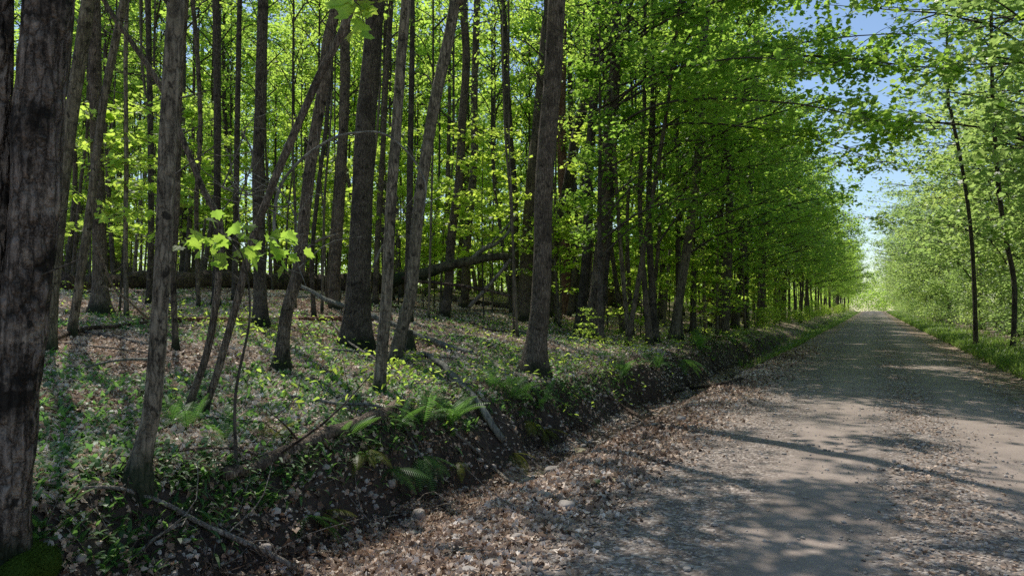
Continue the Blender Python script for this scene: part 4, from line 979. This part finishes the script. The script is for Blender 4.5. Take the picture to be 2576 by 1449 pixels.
for x, y, s, m_, l_, nf, hg in [
    (1060, 1075, 1.15, 'fern', 'tall bright fern left of the hooked branch on the bank', 8, 0),
    (1130, 1070, 1.2, 'fern', 'large bright fern right beside the hooked branch', 9, 0),
    (1010, 1085, .9, 'fern', 'small fern by the upper end of the rotten log', 6, 0),
    (1240, 985, 1.1, 'fern', 'upright yellow green fern lit by the sun above the ditch', 7, 0),
    (1290, 1010, 1.1, 'fern', 'bright fern between the upright fern and the bank edge maple', 8, 0),
    (1355, 1025, .9, 'fern', 'small bright fern below the roots of the bank edge maple', 7, 0),
    (1320, 1060, 1.2, 'fern_gold', 'golden green fern hanging down the bank below the bright ferns', 10, 1),
    (1365, 1085, 1.0, 'fern_gold', 'yellow fern drooping beside the muddy foot of the bank', 8, 1),
    (1285, 1140, 1.0, 'fern_gold', 'olive fern hanging at the lower end of the hooked branch', 7, 1),
    (1060, 1150, 1.0, 'fern', 'dark green fern hanging over the bank below the rotten log', 9, 1),
    (920, 1130, 1.1, 'fern_gold', 'golden brown fern hanging over the dark bank under the rotten log', 9, 1),
    (975, 1190, .9, 'fern', 'dim fern hanging just above the pale oval stone', 7, 1),
    (1150, 1165, .8, 'fern_gold', 'shaded olive fern on the bank under the straight brown stick', 6, 1),
    (760, 1300, 1.0, 'fern', 'large dark fern drooping into the ditch near the bottom', 9, 1),
    (815, 1290, .8, 'fern_gold', 'brown tinged fern next to the large dark drooping fern', 7, 1),
    (470, 1085, .8, 'fern', 'low shaded fern right of the foreground maple', 7, 0),
    (560, 1110, .8, 'fern', 'small shaded fern in front of the low brown branch', 6, 0),
    (690, 1110, .7, 'fern_gold', 'little yellow fern above the rotten log', 5, 0),
    (430, 1070, .7, 'fern', 'tiny fern at the base of the crooked stems', 5, 0),
    (1760, 880, 1.6, 'fern', 'fern on the bank shoulder right of the grey trunk', 8, 0),
    (1650, 930, 1.4, 'fern', 'fern on the bank slope below the saplings', 8, 0),
    (1570, 945, 1.3, 'fern', 'pale fern on the bank halfway to the grey trunk', 8, 0),
    (1850, 865, 1.5, 'fern', 'upright fern at the foot of the roadside trunks', 7, 0),
    (1710, 905, 1.4, 'fern', 'fern hanging on the bank under the grey trunk', 8, 1),
    (870, 1100, .8, 'fern', 'low green fern beside the middle of the rotten log', 6, 0)]:
    fern(x, y, s, m_, l_, nf, hg)

# mossy mound at the bottom left
b = hit(45, 1430); mb = MB(); V, Fc = ico(4); q = V * [.22, .2, .12] * (1 + .15 * vn(V * 2, 4)[:, None]); mb.add(q, [Fc], .3)
g = np.random.default_rng(61); i = g.choice(len(q), 5200); up = q[i]; kk = up[:, 2] > -.05; up = up[kk]
lance(mb, up, g.uniform(0, 2 * PI, len(up)), g.uniform(.012, .03, len(up)), g.uniform(.004, .007, len(up)), g.uniform(.6, 1.5, len(up)), g.uniform(0, 1, len(up)), 2, g=g)
tag(link('moss_mound', mb.build('moss_mound', M['moss'], False), None, b), 'bright green mossy mound at the foot of the massive scarred trunk', 'moss')

# ------------------------------------------------------------------ light, sky, camera
ELEV, AZ = math.radians(56), math.radians(-54)
sd = Vector((math.cos(ELEV) * math.sin(AZ), math.cos(ELEV) * math.cos(AZ), math.sin(ELEV)))
su = bpy.data.lights.new('sun', 'SUN'); su.energy = 5.0; su.angle = math.radians(.53); su.color = (1.0, .95, .88)
so = bpy.data.objects.new('sun', su); COL.objects.link(so); so.rotation_euler = sd.to_track_quat('Z', 'Y').to_euler()
W = bpy.data.worlds.new('World'); SC.world = W; W.use_nodes = True
nt = W.node_tree; bg = nt.nodes['Background']; sk = nt.nodes.new('ShaderNodeTexSky'); sk.sky_type = 'NISHITA'; sk.sun_disc = False
sk.sun_elevation = ELEV; sk.sun_rotation = AZ; sk.air_density = 1.0; sk.dust_density = .3; sk.ozone_density = 2.0
nt.links.new(sk.outputs[0], bg.inputs[0]); bg.inputs[1].default_value = .15
cd = bpy.data.cameras.new('camera'); co_ = bpy.data.objects.new('camera', cd); COL.objects.link(co_)
cd.sensor_width = 36; cd.lens = F / 2576 * 36; cd.clip_end = 3000; cd.clip_start = .05
co_.location = CAM; co_.rotation_euler = (PI / 2 + P, 0, A)
SC.camera = co_
SC.view_settings.view_transform = 'Standard'; SC.view_settings.look = 'None'; SC.view_settings.exposure = 0
SC.render.engine = 'CYCLES'
c = SC.cycles; c.max_bounces = 7; c.diffuse_bounces = 3; c.glossy_bounces = 2; c.transmission_bounces = 5; c.transparent_max_bounces = 4; c.use_denoising = False
c.caustics_reflective = False; c.caustics_refractive = False
